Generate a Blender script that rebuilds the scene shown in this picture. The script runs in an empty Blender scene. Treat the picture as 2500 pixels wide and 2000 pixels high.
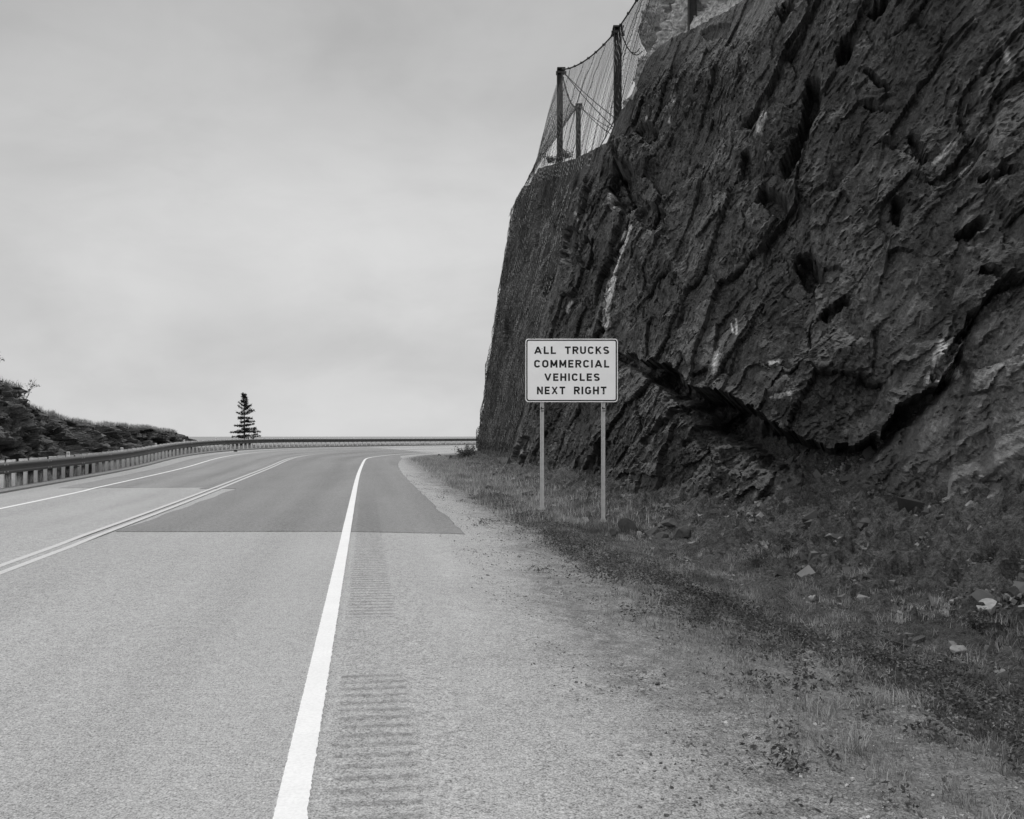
import bpy, math, random
import numpy as np
from mathutils import Vector

# ------------------------------------------------------------------ camera, sky, sun, exposure
scene = bpy.context.scene
COL = scene.collection
FPX, HX, HY, EYE = 2100.0, 1250.0, 1062.0, 1.5        # focal length in photo pixels, principal column, horizon row
cam_d = bpy.data.cameras.new("camera"); cam = bpy.data.objects.new("camera", cam_d); COL.objects.link(cam)
cam.location = (0, 0, EYE); cam.rotation_euler = (math.radians(90), 0, 0)
cam_d.sensor_width = 36; cam_d.sensor_fit = 'HORIZONTAL'
cam_d.lens = FPX / 2500 * 36; cam_d.shift_y = (HY - 1000) / 2500
cam_d.clip_start = 0.05; cam_d.clip_end = 60000
scene.camera = cam
scene.view_settings.view_transform = 'Standard'; scene.view_settings.look = 'None'
scene.view_settings.exposure = 0.0; scene.view_settings.gamma = 1.0

SUN_EL, SUN_AZ = math.radians(60), math.radians(-8)
world = bpy.data.worlds.new("World"); scene.world = world; world.use_nodes = True
wn, wl = world.node_tree.nodes, world.node_tree.links
wn.clear()
w_out = wn.new("ShaderNodeOutputWorld"); w_bg = wn.new("ShaderNodeBackground")
w_sky = wn.new("ShaderNodeTexSky"); w_sky.sky_type = 'NISHITA'; w_sky.sun_disc = False
w_sky.sun_elevation = SUN_EL; w_sky.sun_rotation = SUN_AZ
w_bw = wn.new("ShaderNodeRGBToBW"); wl.new(w_sky.outputs[0], w_bw.inputs[0])
w_tc = wn.new("ShaderNodeTexCoord")
w_sep = wn.new("ShaderNodeSeparateXYZ"); wl.new(w_tc.outputs['Generated'], w_sep.inputs[0])
def wmath(op, a, b=None, clamp=False):
    n = wn.new("ShaderNodeMath"); n.operation = op; n.use_clamp = clamp
    for i, v in enumerate((a, b)):
        if v is None: continue
        if isinstance(v, (int, float)): n.inputs[i].default_value = v
        else: wl.new(v, n.inputs[i])
    return n.outputs[0]
def wnoise(scale, sc, detail=4, rough=.5, loc=(0, 0, 0)):
    m = wn.new("ShaderNodeMapping"); m.inputs['Scale'].default_value = sc; m.inputs['Location'].default_value = loc
    wl.new(w_tc.outputs['Generated'], m.inputs[0])
    n = wn.new("ShaderNodeTexNoise"); n.inputs['Scale'].default_value = scale
    n.inputs['Detail'].default_value = detail; n.inputs['Roughness'].default_value = rough
    n.inputs['Distortion'].default_value = .4
    wl.new(m.outputs[0], n.inputs['Vector']); return n.outputs[0]
def wramp(x, stops):
    r = wn.new("ShaderNodeValToRGB"); e = r.color_ramp.elements
    while len(e) < len(stops): e.new(.5)
    for k, (p, c) in enumerate(stops): e[k].position = p; e[k].color = (c, c, c, 1)
    r.color_ramp.interpolation = 'EASE'
    wl.new(x, r.inputs[0]); return r.outputs[0]
# thin overcast: brightness by elevation times soft cloud streaks; unseen sky behind the viewer raised as added fill for the sign face
elev = wramp(w_sep.outputs['Z'], [(0.0, .64), (.06, .60), (.20, .64), (.42, .48), (1.0, .40)])
c1 = wramp(wnoise(3.4, (1, 1, 1.7), 5, .5, (.3, .4, .2)), [(.3, .90), (.7, 1.10)])
c2 = wramp(wnoise(7, (1, 1, 2.6), 5, .6, (0, 2, .1)), [(.3, .975), (.7, 1.03)])
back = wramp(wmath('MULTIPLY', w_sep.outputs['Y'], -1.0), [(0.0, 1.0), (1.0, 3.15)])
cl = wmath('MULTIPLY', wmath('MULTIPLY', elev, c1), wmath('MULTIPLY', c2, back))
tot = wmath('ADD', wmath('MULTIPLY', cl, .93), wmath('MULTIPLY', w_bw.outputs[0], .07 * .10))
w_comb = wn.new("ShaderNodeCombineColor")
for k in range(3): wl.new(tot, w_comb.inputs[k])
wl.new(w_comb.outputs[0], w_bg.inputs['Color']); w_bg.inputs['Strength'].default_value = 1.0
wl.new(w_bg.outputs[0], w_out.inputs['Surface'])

sun_d = bpy.data.lights.new("sun", 'SUN'); sun = bpy.data.objects.new("sun", sun_d); COL.objects.link(sun)
sun_d.energy = 2.4; sun_d.angle = math.radians(1.5); sun_d.color = (1, 1, 1)
S = Vector((math.sin(SUN_AZ) * math.cos(SUN_EL), math.cos(SUN_AZ) * math.cos(SUN_EL), math.sin(SUN_EL)))
sun.rotation_euler = (-S).to_track_quat('-Z', 'Y').to_euler(); sun.location = S * 100

rng = np.random.default_rng(7); random.seed(7)

# ------------------------------------------------------------------ helpers
def tag(o, label=None, cat=None, group=None, kind=None):
    if label: o['label'] = label
    if cat: o['category'] = cat
    if group: o['group'] = group
    if kind: o['kind'] = kind
    return o
def link(name, me, mat=None, parent=None, smooth=False):
    o = bpy.data.objects.new(name, me); COL.objects.link(o)
    if mat: me.materials.append(mat)
    if parent: o.parent = parent
    me.polygons.foreach_set('use_smooth', np.full(len(me.polygons), bool(smooth)))
    return o
def empty(name, loc=(0, 0, 0)):
    o = bpy.data.objects.new(name, None); COL.objects.link(o); o.location = loc; o.empty_display_size = .2
    return o
def raw_mesh(V, F, name="mesh"):
    """V (n,3), F (m,k) equal-sided faces."""
    V = np.asarray(V, dtype=np.float32); F = np.asarray(F, dtype=np.int32)
    me = bpy.data.meshes.new(name)
    me.vertices.add(len(V)); me.vertices.foreach_set('co', V.ravel())
    k = F.shape[1]
    me.loops.add(F.size); me.loops.foreach_set('vertex_index', F.ravel())
    me.polygons.add(len(F)); me.polygons.foreach_set('loop_start', np.arange(0, F.size, k, dtype=np.int32))
    me.update(calc_edges=True)
    return me
def grid_mesh(P, flip=False):
    """P (nu,nv,3)."""
    nu, nv = P.shape[:2]
    idx = np.arange(nu * nv).reshape(nu, nv)
    q = np.stack([idx[:-1, :-1], idx[1:, :-1], idx[1:, 1:], idx[:-1, 1:]], -1).reshape(-1, 4)
    if flip: q = q[:, ::-1]
    return raw_mesh(P.reshape(-1, 3), q)
def set_uv(me, U):
    """U (nverts,2)"""
    uv = me.uv_layers.new(name="UVMap")
    li = np.empty(len(me.loops), dtype=np.int32); me.loops.foreach_get('vertex_index', li)
    uv.data.foreach_set('uv', np.asarray(U, dtype=np.float32)[li].ravel())
def set_attr(me, name, a):
    at = me.attributes.new(name, 'FLOAT', 'POINT'); at.data.foreach_set('value', np.asarray(a, dtype=np.float32).ravel())
class MB:
    def __init__(s): s.v = []; s.f = []
    def add(s, vs, fs):
        n = len(s.v); s.v += [tuple(p) for p in vs]; s.f += [tuple(i + n for i in f) for f in fs]
    def box(s, c, d, rz=0, taper=1.0):
        cx, cy, cz = c; dx, dy, dz = [q / 2 for q in d]; ca, sa = math.cos(rz), math.sin(rz); vs = []
        for z in (-dz, dz):
            t = taper if z > 0 else 1
            for x, y in ((-dx, -dy), (dx, -dy), (dx, dy), (-dx, dy)):
                x, y = x * t, y * t
                vs.append((cx + x * ca - y * sa, cy + x * sa + y * ca, cz + z))
        s.add(vs, [(0, 3, 2, 1), (4, 5, 6, 7), (0, 1, 5, 4), (1, 2, 6, 5), (2, 3, 7, 6), (3, 0, 4, 7)])
    def tube(s, pts, r, n=6, r2=None):
        pts = [Vector(p) for p in pts]; m = len(pts); rings = []
        for i, p in enumerate(pts):
            d = (pts[min(i + 1, m - 1)] - pts[max(i - 1, 0)]).normalized()
            a = d.cross(Vector((0, 0, 1)));
            if a.length < .05: a = d.cross(Vector((1, 0, 0)))
            a.normalize(); b = d.cross(a).normalized()
            rr = r if r2 is None else r + (r2 - r) * i / max(1, m - 1)
            rings.append([p + a * math.cos(t) * rr + b * math.sin(t) * rr for t in [2 * math.pi * k / n for k in range(n)]])
        vs = [q for ring in rings for q in ring]; fs = []
        for i in range(m - 1):
            for k in range(n): fs.append((i * n + k, i * n + (k + 1) % n, (i + 1) * n + (k + 1) % n, (i + 1) * n + k))
        fs.append(tuple(range(n - 1, -1, -1))); fs.append(tuple(range((m - 1) * n, m * n)))
        s.add(vs, fs)
    def build(s, name, mat, parent=None, smooth=False):
        me = bpy.data.meshes.new(name); me.from_pydata(s.v, [], s.f); me.update()
        return link(name, me, mat, parent, smooth)

# ---- vectorised gradient noise
_perm = np.random.default_rng(3).permutation(256); _perm = np.concatenate([_perm, _perm])
_gr = np.random.default_rng(4).normal(size=(256, 3)); _gr /= np.linalg.norm(_gr, axis=1)[:, None]
def perlin(x, y, z):
    xi, yi, zi = np.floor(x).astype(int), np.floor(y).astype(int), np.floor(z).astype(int)
    xf, yf, zf = x - xi, y - yi, z - zi
    u, v, w = [t * t * t * (t * (t * 6 - 15) + 10) for t in (xf, yf, zf)]
    def g(dx, dy, dz):
        h = _perm[(_perm[(_perm[(xi + dx) & 255] + yi + dy) & 255] + zi + dz) & 255]
        gg = _gr[h]; return gg[..., 0] * (xf - dx) + gg[..., 1] * (yf - dy) + gg[..., 2] * (zf - dz)
    l = lambda a, b, t: a + (b - a) * t
    return 1.6 * l(l(l(g(0,0,0), g(1,0,0), u), l(g(0,1,0), g(1,1,0), u), v), l(l(g(0,0,1), g(1,0,1), u), l(g(0,1,1), g(1,1,1), u), v), w)
def fbm(x, y, z, o=4, gain=.5, ridged=False):
    s = 0; a = 1; n = 0
    for k in range(o):
        p = perlin(x * 2 ** k + 17.3 * k, y * 2 ** k + 5.1 * k, z * 2 ** k + 9.7 * k)
        if ridged: p = 1 - 2 * np.abs(p)
        s = s + a * p; n += a; a *= gain
    return s / n
def facets(a, b, seed, tilt=.6):
    """blocky rock: per-cell tilted planes; returns (height, edge distance)."""
    ia, ib = np.floor(a).astype(int), np.floor(b).astype(int)
    f1 = np.full(a.shape, 9.); f2 = np.full(a.shape, 9.); h = np.zeros(a.shape)
    R = np.random.default_rng(seed).random((256, 5))
    for da in (-1, 0, 1):
        for db in (-1, 0, 1):
            k = _perm[(_perm[(ia + da) & 255] + ib + db + seed) & 255]; r = R[k]
            ca, cb = ia + da + r[..., 0], ib + db + r[..., 1]
            d = np.hypot(a - ca, b - cb)
            hh = (r[..., 2] - .5) + tilt * ((a - ca) * (r[..., 3] - .5) * 2 + (b - cb) * (r[..., 4] - .5) * 2)
            near = d < f1
            f2 = np.where(near, f1, np.minimum(f2, d)); h = np.where(near, hh, h); f1 = np.where(near, d, f1)
    return h, f2 - f1
def sstep(a, b, x):
    t = np.clip((x - a) / (b - a), 0, 1); return t * t * (3 - 2 * t)

# ------------------------------------------------------------------ materials (the photograph is black and white)
def new_mat(name):
    m = bpy.data.materials.new(name); m.use_nodes = True; nt = m.node_tree
    b = nt.nodes['Principled BSDF']; b.inputs['Roughness'].default_value = .9
    b.inputs['Specular IOR Level'].default_value = .2
    return m, nt, b
class N:
    def __init__(s, nt): s.nt = nt; s.n = nt.nodes; s.l = nt.links
    def inp(s, node, i, v):
        if isinstance(v, (int, float)): node.inputs[i].default_value = v
        elif isinstance(v, tuple): node.inputs[i].default_value = v
        else: s.l.new(v, node.inputs[i])
    def math(s, op, a, b=None, clamp=False):
        n = s.n.new("ShaderNodeMath"); n.operation = op; n.use_clamp = clamp
        s.inp(n, 0, a)
        if b is not None: s.inp(n, 1, b)
        return n.outputs[0]
    def mix(s, f, a, b):
        n = s.n.new("ShaderNodeMix"); n.data_type = 'FLOAT'; s.inp(n, 0, f); s.inp(n, 2, a); s.inp(n, 3, b); return n.outputs[0]
    def coord(s, kind='Object'):
        return s.n.new("ShaderNodeTexCoord").outputs[kind]
    def mapping(s, v, sc=(1, 1, 1), rot=(0, 0, 0)):
        m = s.n.new("ShaderNodeMapping"); s.l.new(v, m.inputs[0]); m.inputs['Scale'].default_value = sc; m.inputs['Rotation'].default_value = rot
        return m.outputs[0]
    def noise(s, v, scale, detail=3, rough=.5, dist=0):
        n = s.n.new("ShaderNodeTexNoise"); s.l.new(v, n.inputs['Vector']); n.inputs['Scale'].default_value = scale
        n.inputs['Detail'].default_value = detail; n.inputs['Roughness'].default_value = rough; n.inputs['Distortion'].default_value = dist
        return n.outputs[0]
    def voro(s, v, scale, feature='F1', out=0):
        n = s.n.new("ShaderNodeTexVoronoi"); n.feature = feature; s.l.new(v, n.inputs['Vector']); n.inputs['Scale'].default_value = scale
        return n.outputs[out]
    def ramp(s, x, stops, ease=False):
        r = s.n.new("ShaderNodeValToRGB"); e = r.color_ramp.elements
        while len(e) < len(stops): e.new(.5)
        for k, (p, c) in enumerate(stops): e[k].position = p; e[k].color = (c, c, c, 1)
        if ease: r.color_ramp.interpolation = 'EASE'
        s.l.new(x, r.inputs[0]); return r.outputs[0]
    def smooth(s, a, b, x):
        n = s.n.new("ShaderNodeMapRange"); n.interpolation_type = 'SMOOTHSTEP'; s.inp(n, 0, x)
        n.inputs[1].default_value = a; n.inputs[2].default_value = b; return n.outputs[0]
    def attr(s, name):
        n = s.n.new("ShaderNodeAttribute"); n.attribute_name = name; return n.outputs['Fac']
    def sep(s, v):
        n = s.n.new("ShaderNodeSeparateXYZ"); s.l.new(v, n.inputs[0]); return n.outputs
    def bump(s, h, strength, dist, prev=None):
        n = s.n.new("ShaderNodeBump"); s.l.new(h, n.inputs['Height']); n.inputs['Strength'].default_value = strength
        n.inputs['Distance'].default_value = dist
        if prev is not None: s.l.new(prev, n.inputs['Normal'])
        return n.outputs[0]
    def color(s, bsdf, x):
        n = s.n.new("ShaderNodeCombineColor")
        for k in range(3): s.inp(n, k, x)
        s.l.new(n.outputs[0], bsdf.inputs['Base Color'])

def plain(name, v, rough=.8, var=.15, scale=8, metal=0, spec=.2, bump=0):
    m, nt, b = new_mat(name); q = N(nt); o = q.coord()
    n = q.noise(o, scale, 5, .6)
    q.color(b, q.ramp(n, [(.25, v * (1 - var)), (.75, v * (1 + var))]))
    b.inputs['Roughness'].default_value = rough; b.inputs['Metallic'].default_value = metal; b.inputs['Specular IOR Level'].default_value = spec
    if bump: q.l.new(q.bump(n, .5, bump), b.inputs['Normal'])
    return m

def asphalt(name, base, rumble=False, blend=False, fine=1.0):
    """UV: u = metres along the road, v = metres right of the edge line."""
    m, nt, b = new_mat(name); q = N(nt)
    o = q.coord(); uv = q.coord('UV'); s = q.sep(uv); u, v = s[0], s[1]
    agg = q.noise(o, 120 * fine, 2, .6); agg2 = q.noise(o, 50 * fine, 2, .6); agg3 = q.noise(o, 11 * fine, 2, .7)
    sp = q.math('ADD', q.math('ADD', q.math('MULTIPLY', q.math('SUBTRACT', agg, .5), 2.7), q.math('MULTIPLY', q.math('SUBTRACT', agg2, .5), 1.6)),
                q.math('MULTIPLY', q.math('SUBTRACT', agg3, .5), 1.0 if 'patch' in name else .6))
    big = q.noise(q.mapping(uv, (.06, .9, 1)), 1.0, 4, .55); big2 = q.noise(o, .5, 4, .6)
    tone = q.math('ADD', q.math('MULTIPLY', q.math('SUBTRACT', big, .5), .65 if 'patch' in name else .42), q.math('MULTIPLY', q.math('SUBTRACT', big2, .5), .22))
    # darker wheel paths and a lighter strip at the painted lines
    def stripe(c, w, a):
        d = q.math('ABSOLUTE', q.math('SUBTRACT', v, c)); return q.math('MULTIPLY', q.smooth(w, 0.0, d), a)
    for c, w, a in ((-.95, .55, -.07), (-2.85, .55, -.07), (-5.0, .45, -.08), (-6.5, .4, -.06), (-1.9, .6, .03), (.115, .045, .08), (1.25, .3, .07)):
        tone = q.math('ADD', tone, stripe(c, w, a * (2.0 if 'patch' in name and a < 0 else 1.0)))
    fac = q.math('ADD', q.math('ADD', 1.0, tone), sp)
    val = q.math('MULTIPLY', fac, base)
    height = q.math('ADD', agg, agg2)
    if rumble:
        ww = q.math('SUBTRACT', q.math('ADD', v, q.math('MULTIPLY', q.noise(o, 7, 2), .05)), .03)
        lat = q.math('MULTIPLY', q.smooth(.13, .17, ww), q.smooth(.56, .50, ww))
        uu = q.math('ADD', u, q.math('MULTIPLY', q.noise(o, 9, 3), .035))
        on = q.math('MAXIMUM', q.smooth(7.25, 7.15, q.math('ABSOLUTE', q.math('SUBTRACT', u, 14.35))), q.smooth(1.35, 1.25, q.math('ABSOLUTE', q.math('SUBTRACT', u, 4.15))))
        if name == 'patch_asphalt': on = q.smooth(17, 8, u)
        if name == 'patch_asphalt': on = q.smooth(30, 15, u)
        uu = q.math('ADD', uu, q.math('MULTIPLY', q.noise(o, 40, 3), .03)); wave = q.math('SINE', q.math('MULTIPLY', uu, 2 * math.pi / .135))
        g = q.math('MULTIPLY', q.math('MULTIPLY', q.smooth(-.1, .9, wave), lat), on)
        val = q.math('MULTIPLY', val, q.math('SUBTRACT', 1.0, q.math('MULTIPLY', g, q.ramp(q.noise(o, 18, 4, .7), [(.35, .13), (.65, .44)]))))
        height = q.math('SUBTRACT', height, q.math('MULTIPLY', g, 2.8))
    if blend:
        # bitumen gives way to pale grit, then darker soil, with a ragged boundary
        vn = q.math('ADD', v, q.math('MULTIPLY', q.math('SUBTRACT', q.noise(o, .8, 5, .65), .5), 1.5))
        vn = q.math('SUBTRACT', vn, q.math('MULTIPLY', q.smooth(5.5, 13.5, u), .75))
        grit = q.math('MULTIPLY', q.math('ADD', 1.0, q.math('MULTIPLY', sp, 1.1)), .30)
        dirt = q.math('MULTIPLY', q.math('ADD', 1.0, q.math('MULTIPLY', sp, 1.6)), .185)
        dirt = q.math('MULTIPLY', dirt, q.ramp(q.noise(o, 5, 5, .7), [(.35, .55), (.62, 1.15)]))
        val = q.mix(q.smooth(.75, 1.35, vn), val, grit)
        val = q.mix(q.smooth(1.3, 2.1, vn), val, dirt)
        soil = q.math('MULTIPLY', q.ramp(q.noise(o, 14, 6, .7), [(.32, .06), (.68, .165)]), q.ramp(q.noise(o, 60, 3, .8), [(.35, .35), (.65, 1.8)]))
        val = q.mix(q.smooth(2.0, 3.1, vn), val, soil)
    q.color(b, q.math('MAXIMUM', val, .02))
    b.inputs['Roughness'].default_value = .78; b.inputs['Specular IOR Level'].default_value = .35
    q.l.new(q.bump(height, .5, .005), b.inputs['Normal'])
    return m

def rock_mat(name, dark, light, rotz=.0, grass=False):
    m, nt, b = new_mat(name); q = N(nt); o = q.coord(); uv = q.coord('UV')
    def dot(v, a):
        n = q.n.new("ShaderNodeVectorMath"); n.operation = 'DOT_PRODUCT'; q.l.new(v, n.inputs[0]); n.inputs[1].default_value = a; return n.outputs['Value']
    def bed(sa_, sc_):
        n = q.n.new("ShaderNodeCombineXYZ")
        for k, (ax, sc) in enumerate((((.57, 0, .82), sa_), ((0, -.74, .67), sa_), ((.73, -.46, -.51), sc_))): q.l.new(q.math('MULTIPLY', dot(o, ax), sc), n.inputs[k])
        return n.outputs[0]
    st = bed(.6, 1.7); st2 = bed(3.2, 8.5)
    n1 = q.noise(st, 1.0, 7, .62, 1.0); n2 = q.noise(st2, 1.0, 5, .65, .6); n3 = q.noise(o, 17, 6, .75); n4 = q.noise(o, .35, 4, .6)
    n5 = q.noise(o, 1.6, 6, .65)
    v = q.ramp(n1, [(.28, dark), (.5, (dark + light) * .5), (.78, light)])
    v = q.math('MULTIPLY', v, q.ramp(n2, [(.3, .55), (.55, 1.0), (.75, 1.6)]))
    v = q.math('MULTIPLY', v, q.ramp(n3, [(.3, .45), (.7, 1.6)]))
    v = q.math('MULTIPLY', v, q.ramp(n4, [(.32, .62), (.68, 1.35)]))
    v = q.math('MULTIPLY', v, q.ramp(n5, [(.3, .75), (.7, 1.25)]))
    # pale lichen and quartz flecks
    fl = q.math('MULTIPLY', q.smooth(.66, .74, q.noise(st2, 1.9, 4, .7)), q.smooth(.52, .66, q.noise(o, .9, 3)))
    v = q.mix(q.math('MULTIPLY', fl, .6), v, .2)
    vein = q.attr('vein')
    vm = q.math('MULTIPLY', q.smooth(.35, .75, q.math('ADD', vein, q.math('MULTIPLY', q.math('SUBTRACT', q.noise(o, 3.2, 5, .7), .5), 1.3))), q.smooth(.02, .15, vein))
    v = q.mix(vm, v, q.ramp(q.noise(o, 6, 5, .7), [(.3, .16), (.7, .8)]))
    soil = q.attr('soil')
    sv = q.math('MULTIPLY', q.ramp(q.noise(o, 9, 6, .7), [(.3, .045), (.7, .12)]), q.ramp(q.noise(o, 45, 3, .7), [(.3, .7), (.7, 1.35)]))
    v = q.mix(soil, v, sv)
    q.color(b, v)
    b.inputs['Roughness'].default_value = .85; b.inputs['Specular IOR Level'].default_value = .15
    ck = q.smooth(0.0, .10, q.voro(bed(.5, 1.3), 1.0, 'DISTANCE_TO_EDGE'))
    h = q.math('ADD', q.math('ADD', q.math('MULTIPLY', n2, .9), q.math('MULTIPLY', n3, .45)), q.math('MULTIPLY', ck, .35))
    bb = q.bump(h, 1.0, .065)
    bb = q.bump(n1, .6, .12, bb)
    q.l.new(bb, b.inputs['Normal'])
    return m

def leaf_mat(name, lo, hi, trans=.25):
    m, nt, b = new_mat(name); q = N(nt); a = q.attr('rnd'); o = q.coord()
    v = q.mix(a, lo, hi); v = q.math('MULTIPLY', v, q.ramp(q.noise(o, .9, 5, .65), [(.32, .5), (.68, 1.45)]))
    q.color(b, v); b.inputs['Roughness'].default_value = .7
    tr = nt.nodes.new("ShaderNodeBsdfTranslucent"); cc = nt.nodes.new("ShaderNodeCombineColor")
    for k in range(3): nt.links.new(v, cc.inputs[k])
    nt.links.new(cc.outputs[0], tr.inputs[0])
    mx = nt.nodes.new("ShaderNodeMixShader"); mx.inputs[0].default_value = trans
    nt.links.new(b.outputs[0], mx.inputs[1]); nt.links.new(tr.outputs[0], mx.inputs[2])
    nt.links.new(mx.outputs[0], nt.nodes['Material Output'].inputs['Surface'])
    return m

M_road = asphalt('road_asphalt', .33, rumble=True, blend=True)
M_patch = asphalt('patch_asphalt', .19, rumble=True, fine=1.25)
M_patch2 = asphalt('far_patch_asphalt', .225, fine=1.25)
M_rock = rock_mat('cliff_rock', .05, .135)
M_bankrock = rock_mat('bank_rock', .06, .15)
M_grass = leaf_mat('dry_grass', .08, .36, .4)
M_grass_p = leaf_mat('pale_dry_grass', .18, .6, .5)
M_weed = leaf_mat('weed_leaves', .04, .19, .25)
M_needle = leaf_mat('spruce_needles', .02, .06, .12)
M_bark = plain('bark', .07, .95, .3, 20)
M_wood = plain('weathered_post_wood', .72, .9, .25, 9)
M_steel = plain('galvanised_steel', .055, .55, .2, 5, metal=.0, spec=.5)
M_steel_l = plain('bright_galvanised_steel', .42, .5, .15, 12, spec=.4)
M_darksteel = plain('rusty_dark_steel', .035, .7, .3, 10)
M_wire = plain('net_wire', .025, .6, .2, 5)
M_stone = plain('loose_dark_stone', .07, .95, .45, 6, bump=.02)
M_stone_l = plain('pale_stone', .26, .95, .35, 14, bump=.02)
M_white = plain('white_plastic', .88, .5, .05, 5)

def paint(name, v, wear):
    m, nt, b = new_mat(name); q = N(nt); o = q.coord()
    n = q.noise(o, 60, 4, .7); n2 = q.noise(o, 3, 4, .6)
    val = q.math('MULTIPLY', q.ramp(n2, [(.25, v * .93), (.75, v * 1.03)]), q.ramp(n, [(.25, 1 - wear), (.6, 1.0)]))
    q.color(b, val); b.inputs['Roughness'].default_value = .7; b.inputs['Specular IOR Level'].default_value = .3
    q.l.new(q.bump(n, .3, .003), b.inputs['Normal']); return m
M_line = paint('white_line_paint', .80, .16)
M_yline = paint('worn_centre_paint', .58, .35)

# ------------------------------------------------------------------ road frame: edge line E, guardrail line K
ST = np.array([ # Ex, Ey, Ez, Kx, Ky, Kz
 (5.84, -36, 0, -3.3, -37.6, 0), (2.08, -14, 0, -6.95, -15.6, 0), (-.30, 0, 0, -9.35, -1.6, 0), (-2.0, 10, 0, -11.05, 8.4, -.02),
 (-3.70, 20, 0, -12.85, 18.4, -.04), (-5.72, 32, 0, -15.4, 30.4, -.05), (-7.33, 42, 0, -17.5, 40.5, .03), (-8.6, 50, -.03, -19.3, 49.0, .19),
 (-9.75, 58, -.09, -20.4, 58.5, .32), (-10.3, 66, -.16, -20.4, 68.5, .37), (-10.0, 74, -.2, -19.4, 78, .35), (-8.9, 82, -.24, -17.1, 87.5, .3),
 (-6.8, 90, -.25, -13.6, 96.5, .27), (-3.4, 97.5, -.25, -8.8, 104.4, .25), (1.5, 103.6, -.25, -2.6, 111.6, .25), (8, 108.2, -.25, 5, 117.4, .25),
 (17, 112, -.25, 15, 122, .25), (30, 115.5, -.25, 28, 125.5, .25), (46, 118, -.25, 44.5, 128, .25)], dtype=float)
US = np.concatenate([[0], np.cumsum(np.hypot(*np.diff(ST[:, :2], axis=0).T))]); US -= US[2]
def nat_spline(x, y):
    n = len(x); h = np.diff(x); A = np.eye(n); r = np.zeros((n, y.shape[1]))
    for i in range(1, n - 1):
        A[i, i - 1] = h[i - 1]; A[i, i] = 2 * (h[i - 1] + h[i]); A[i, i + 1] = h[i]
        r[i] = 6 * ((y[i + 1] - y[i]) / h[i] - (y[i] - y[i - 1]) / h[i - 1])
    m = np.linalg.solve(A, r)
    def ev(t):
        t = np.asarray(t, float); k = np.clip(np.searchsorted(x, t) - 1, 0, n - 2); d = (t - x[k])[..., None]; H = h[k][..., None]
        a = y[k]; b_ = (y[k + 1] - y[k]) / H - H * (2 * m[k] + m[k + 1]) / 6
        return a + b_ * d + m[k] / 2 * d ** 2 + (m[k + 1] - m[k]) / (6 * H) * d ** 3
    return ev
SP = nat_spline(US, ST)
def E(u): return SP(u)[..., :3]
def K(u): return SP(u)[..., 3:]
def NR(u):   # unit normal to the right of the travel direction
    d = (SP(np.asarray(u) + .2) - SP(np.asarray(u) - .2))[..., :2]; d /= np.linalg.norm(d, axis=-1, keepdims=True)
    return np.stack([d[..., 1], -d[..., 0]], -1)
WK = 9.3
def rgt(u, v, z):   # point v metres to the right of the edge line
    e = E(u); n = NR(u); return np.stack([e[..., 0] + n[..., 0] * v, e[..., 1] + n[..., 1] * v, e[..., 2] + z], -1)
def road(u, f, dz=0.0):  # f = fraction from edge line (0) to guardrail (1)
    P = E(u) * (1 - np.asarray(f)[..., None]) + K(u) * np.asarray(f)[..., None]; P = P.copy(); P[..., 2] += dz; return P
def uofY(Y):
    us = np.linspace(-30, 110, 2000); return float(np.interp(Y, E(us)[:, 1], us))

FDU = np.array([-36, -14, 0, 6, 11, 16, 20, 26, 33, 42, 51, 58, 66, 74, 84, 96, 130]); FDV = np.array([10.1, 9.8, 9.1, 8.8, 8.5, 7.6, 7.1, 6.7, 6.5, 6.5, 6.8, 7.25, 7.9, 8.6, 9.4, 10.4, 12.4])
def FD(u): return np.interp(u, FDU, FDV)
def ground_z(u, v):
    """height of the verge right of the edge line relative to E z"""
    f = FD(u); t = v / f
    z = np.interp(v, [0, 1.6, 2.4, 3.5, 4.3, 5.0, 5.7], [0, -.03, -.06, -.12, -.26, -.34, -.27])
    z = np.where(v > 5.7, -.27, z)
    rise = np.clip((v - (f - 3.2)) / 3.2, 0, 1.6)
    amp = np.interp(u, [0, 8, 14, 20, 40, 60], [1.6, 1.5, 1.0, .75, .6, .6])
    z = z + amp * rise ** 1.7
    nz = .10 * fbm(u * .6, v * .9, 0 * u, 4) + .05 * fbm(u * 3, v * 3, 0 * u + 4, 3)
    return z + nz * sstep(1.5, 3.4, v)
def gpoint(u, v): return rgt(u, v, ground_z(u, v))

# road sheet: shoulder + two lanes, one lofted surface
uu = np.concatenate([np.arange(-34, 0, 1.0), np.arange(0, 30, .12), np.arange(30, 112, .4)])
ff = np.linspace(0, 1.0, 14)
UU, FF = np.meshgrid(uu, ff, indexing='ij')
Pl = road(UU, FF)
vr = np.concatenate([np.linspace(0, 2, 15)[1:], np.arange(2.06, 3.61, .06)])
UR, VR = np.meshgrid(uu, vr, indexing='ij'); Pr = gpoint(UR, VR)
P = np.concatenate([Pl[:, ::-1], Pr], 1); V_ = np.concatenate([-FF[:, ::-1] * WK, VR], 1); U_ = np.concatenate([UU, UR], 1)
me = grid_mesh(P); set_uv(me, np.stack([U_.ravel(), V_.ravel()], -1))
tag(link('road', me, M_road, smooth=True), 'grey two lane asphalt road bending right round the rock face', kind='structure')

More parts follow.
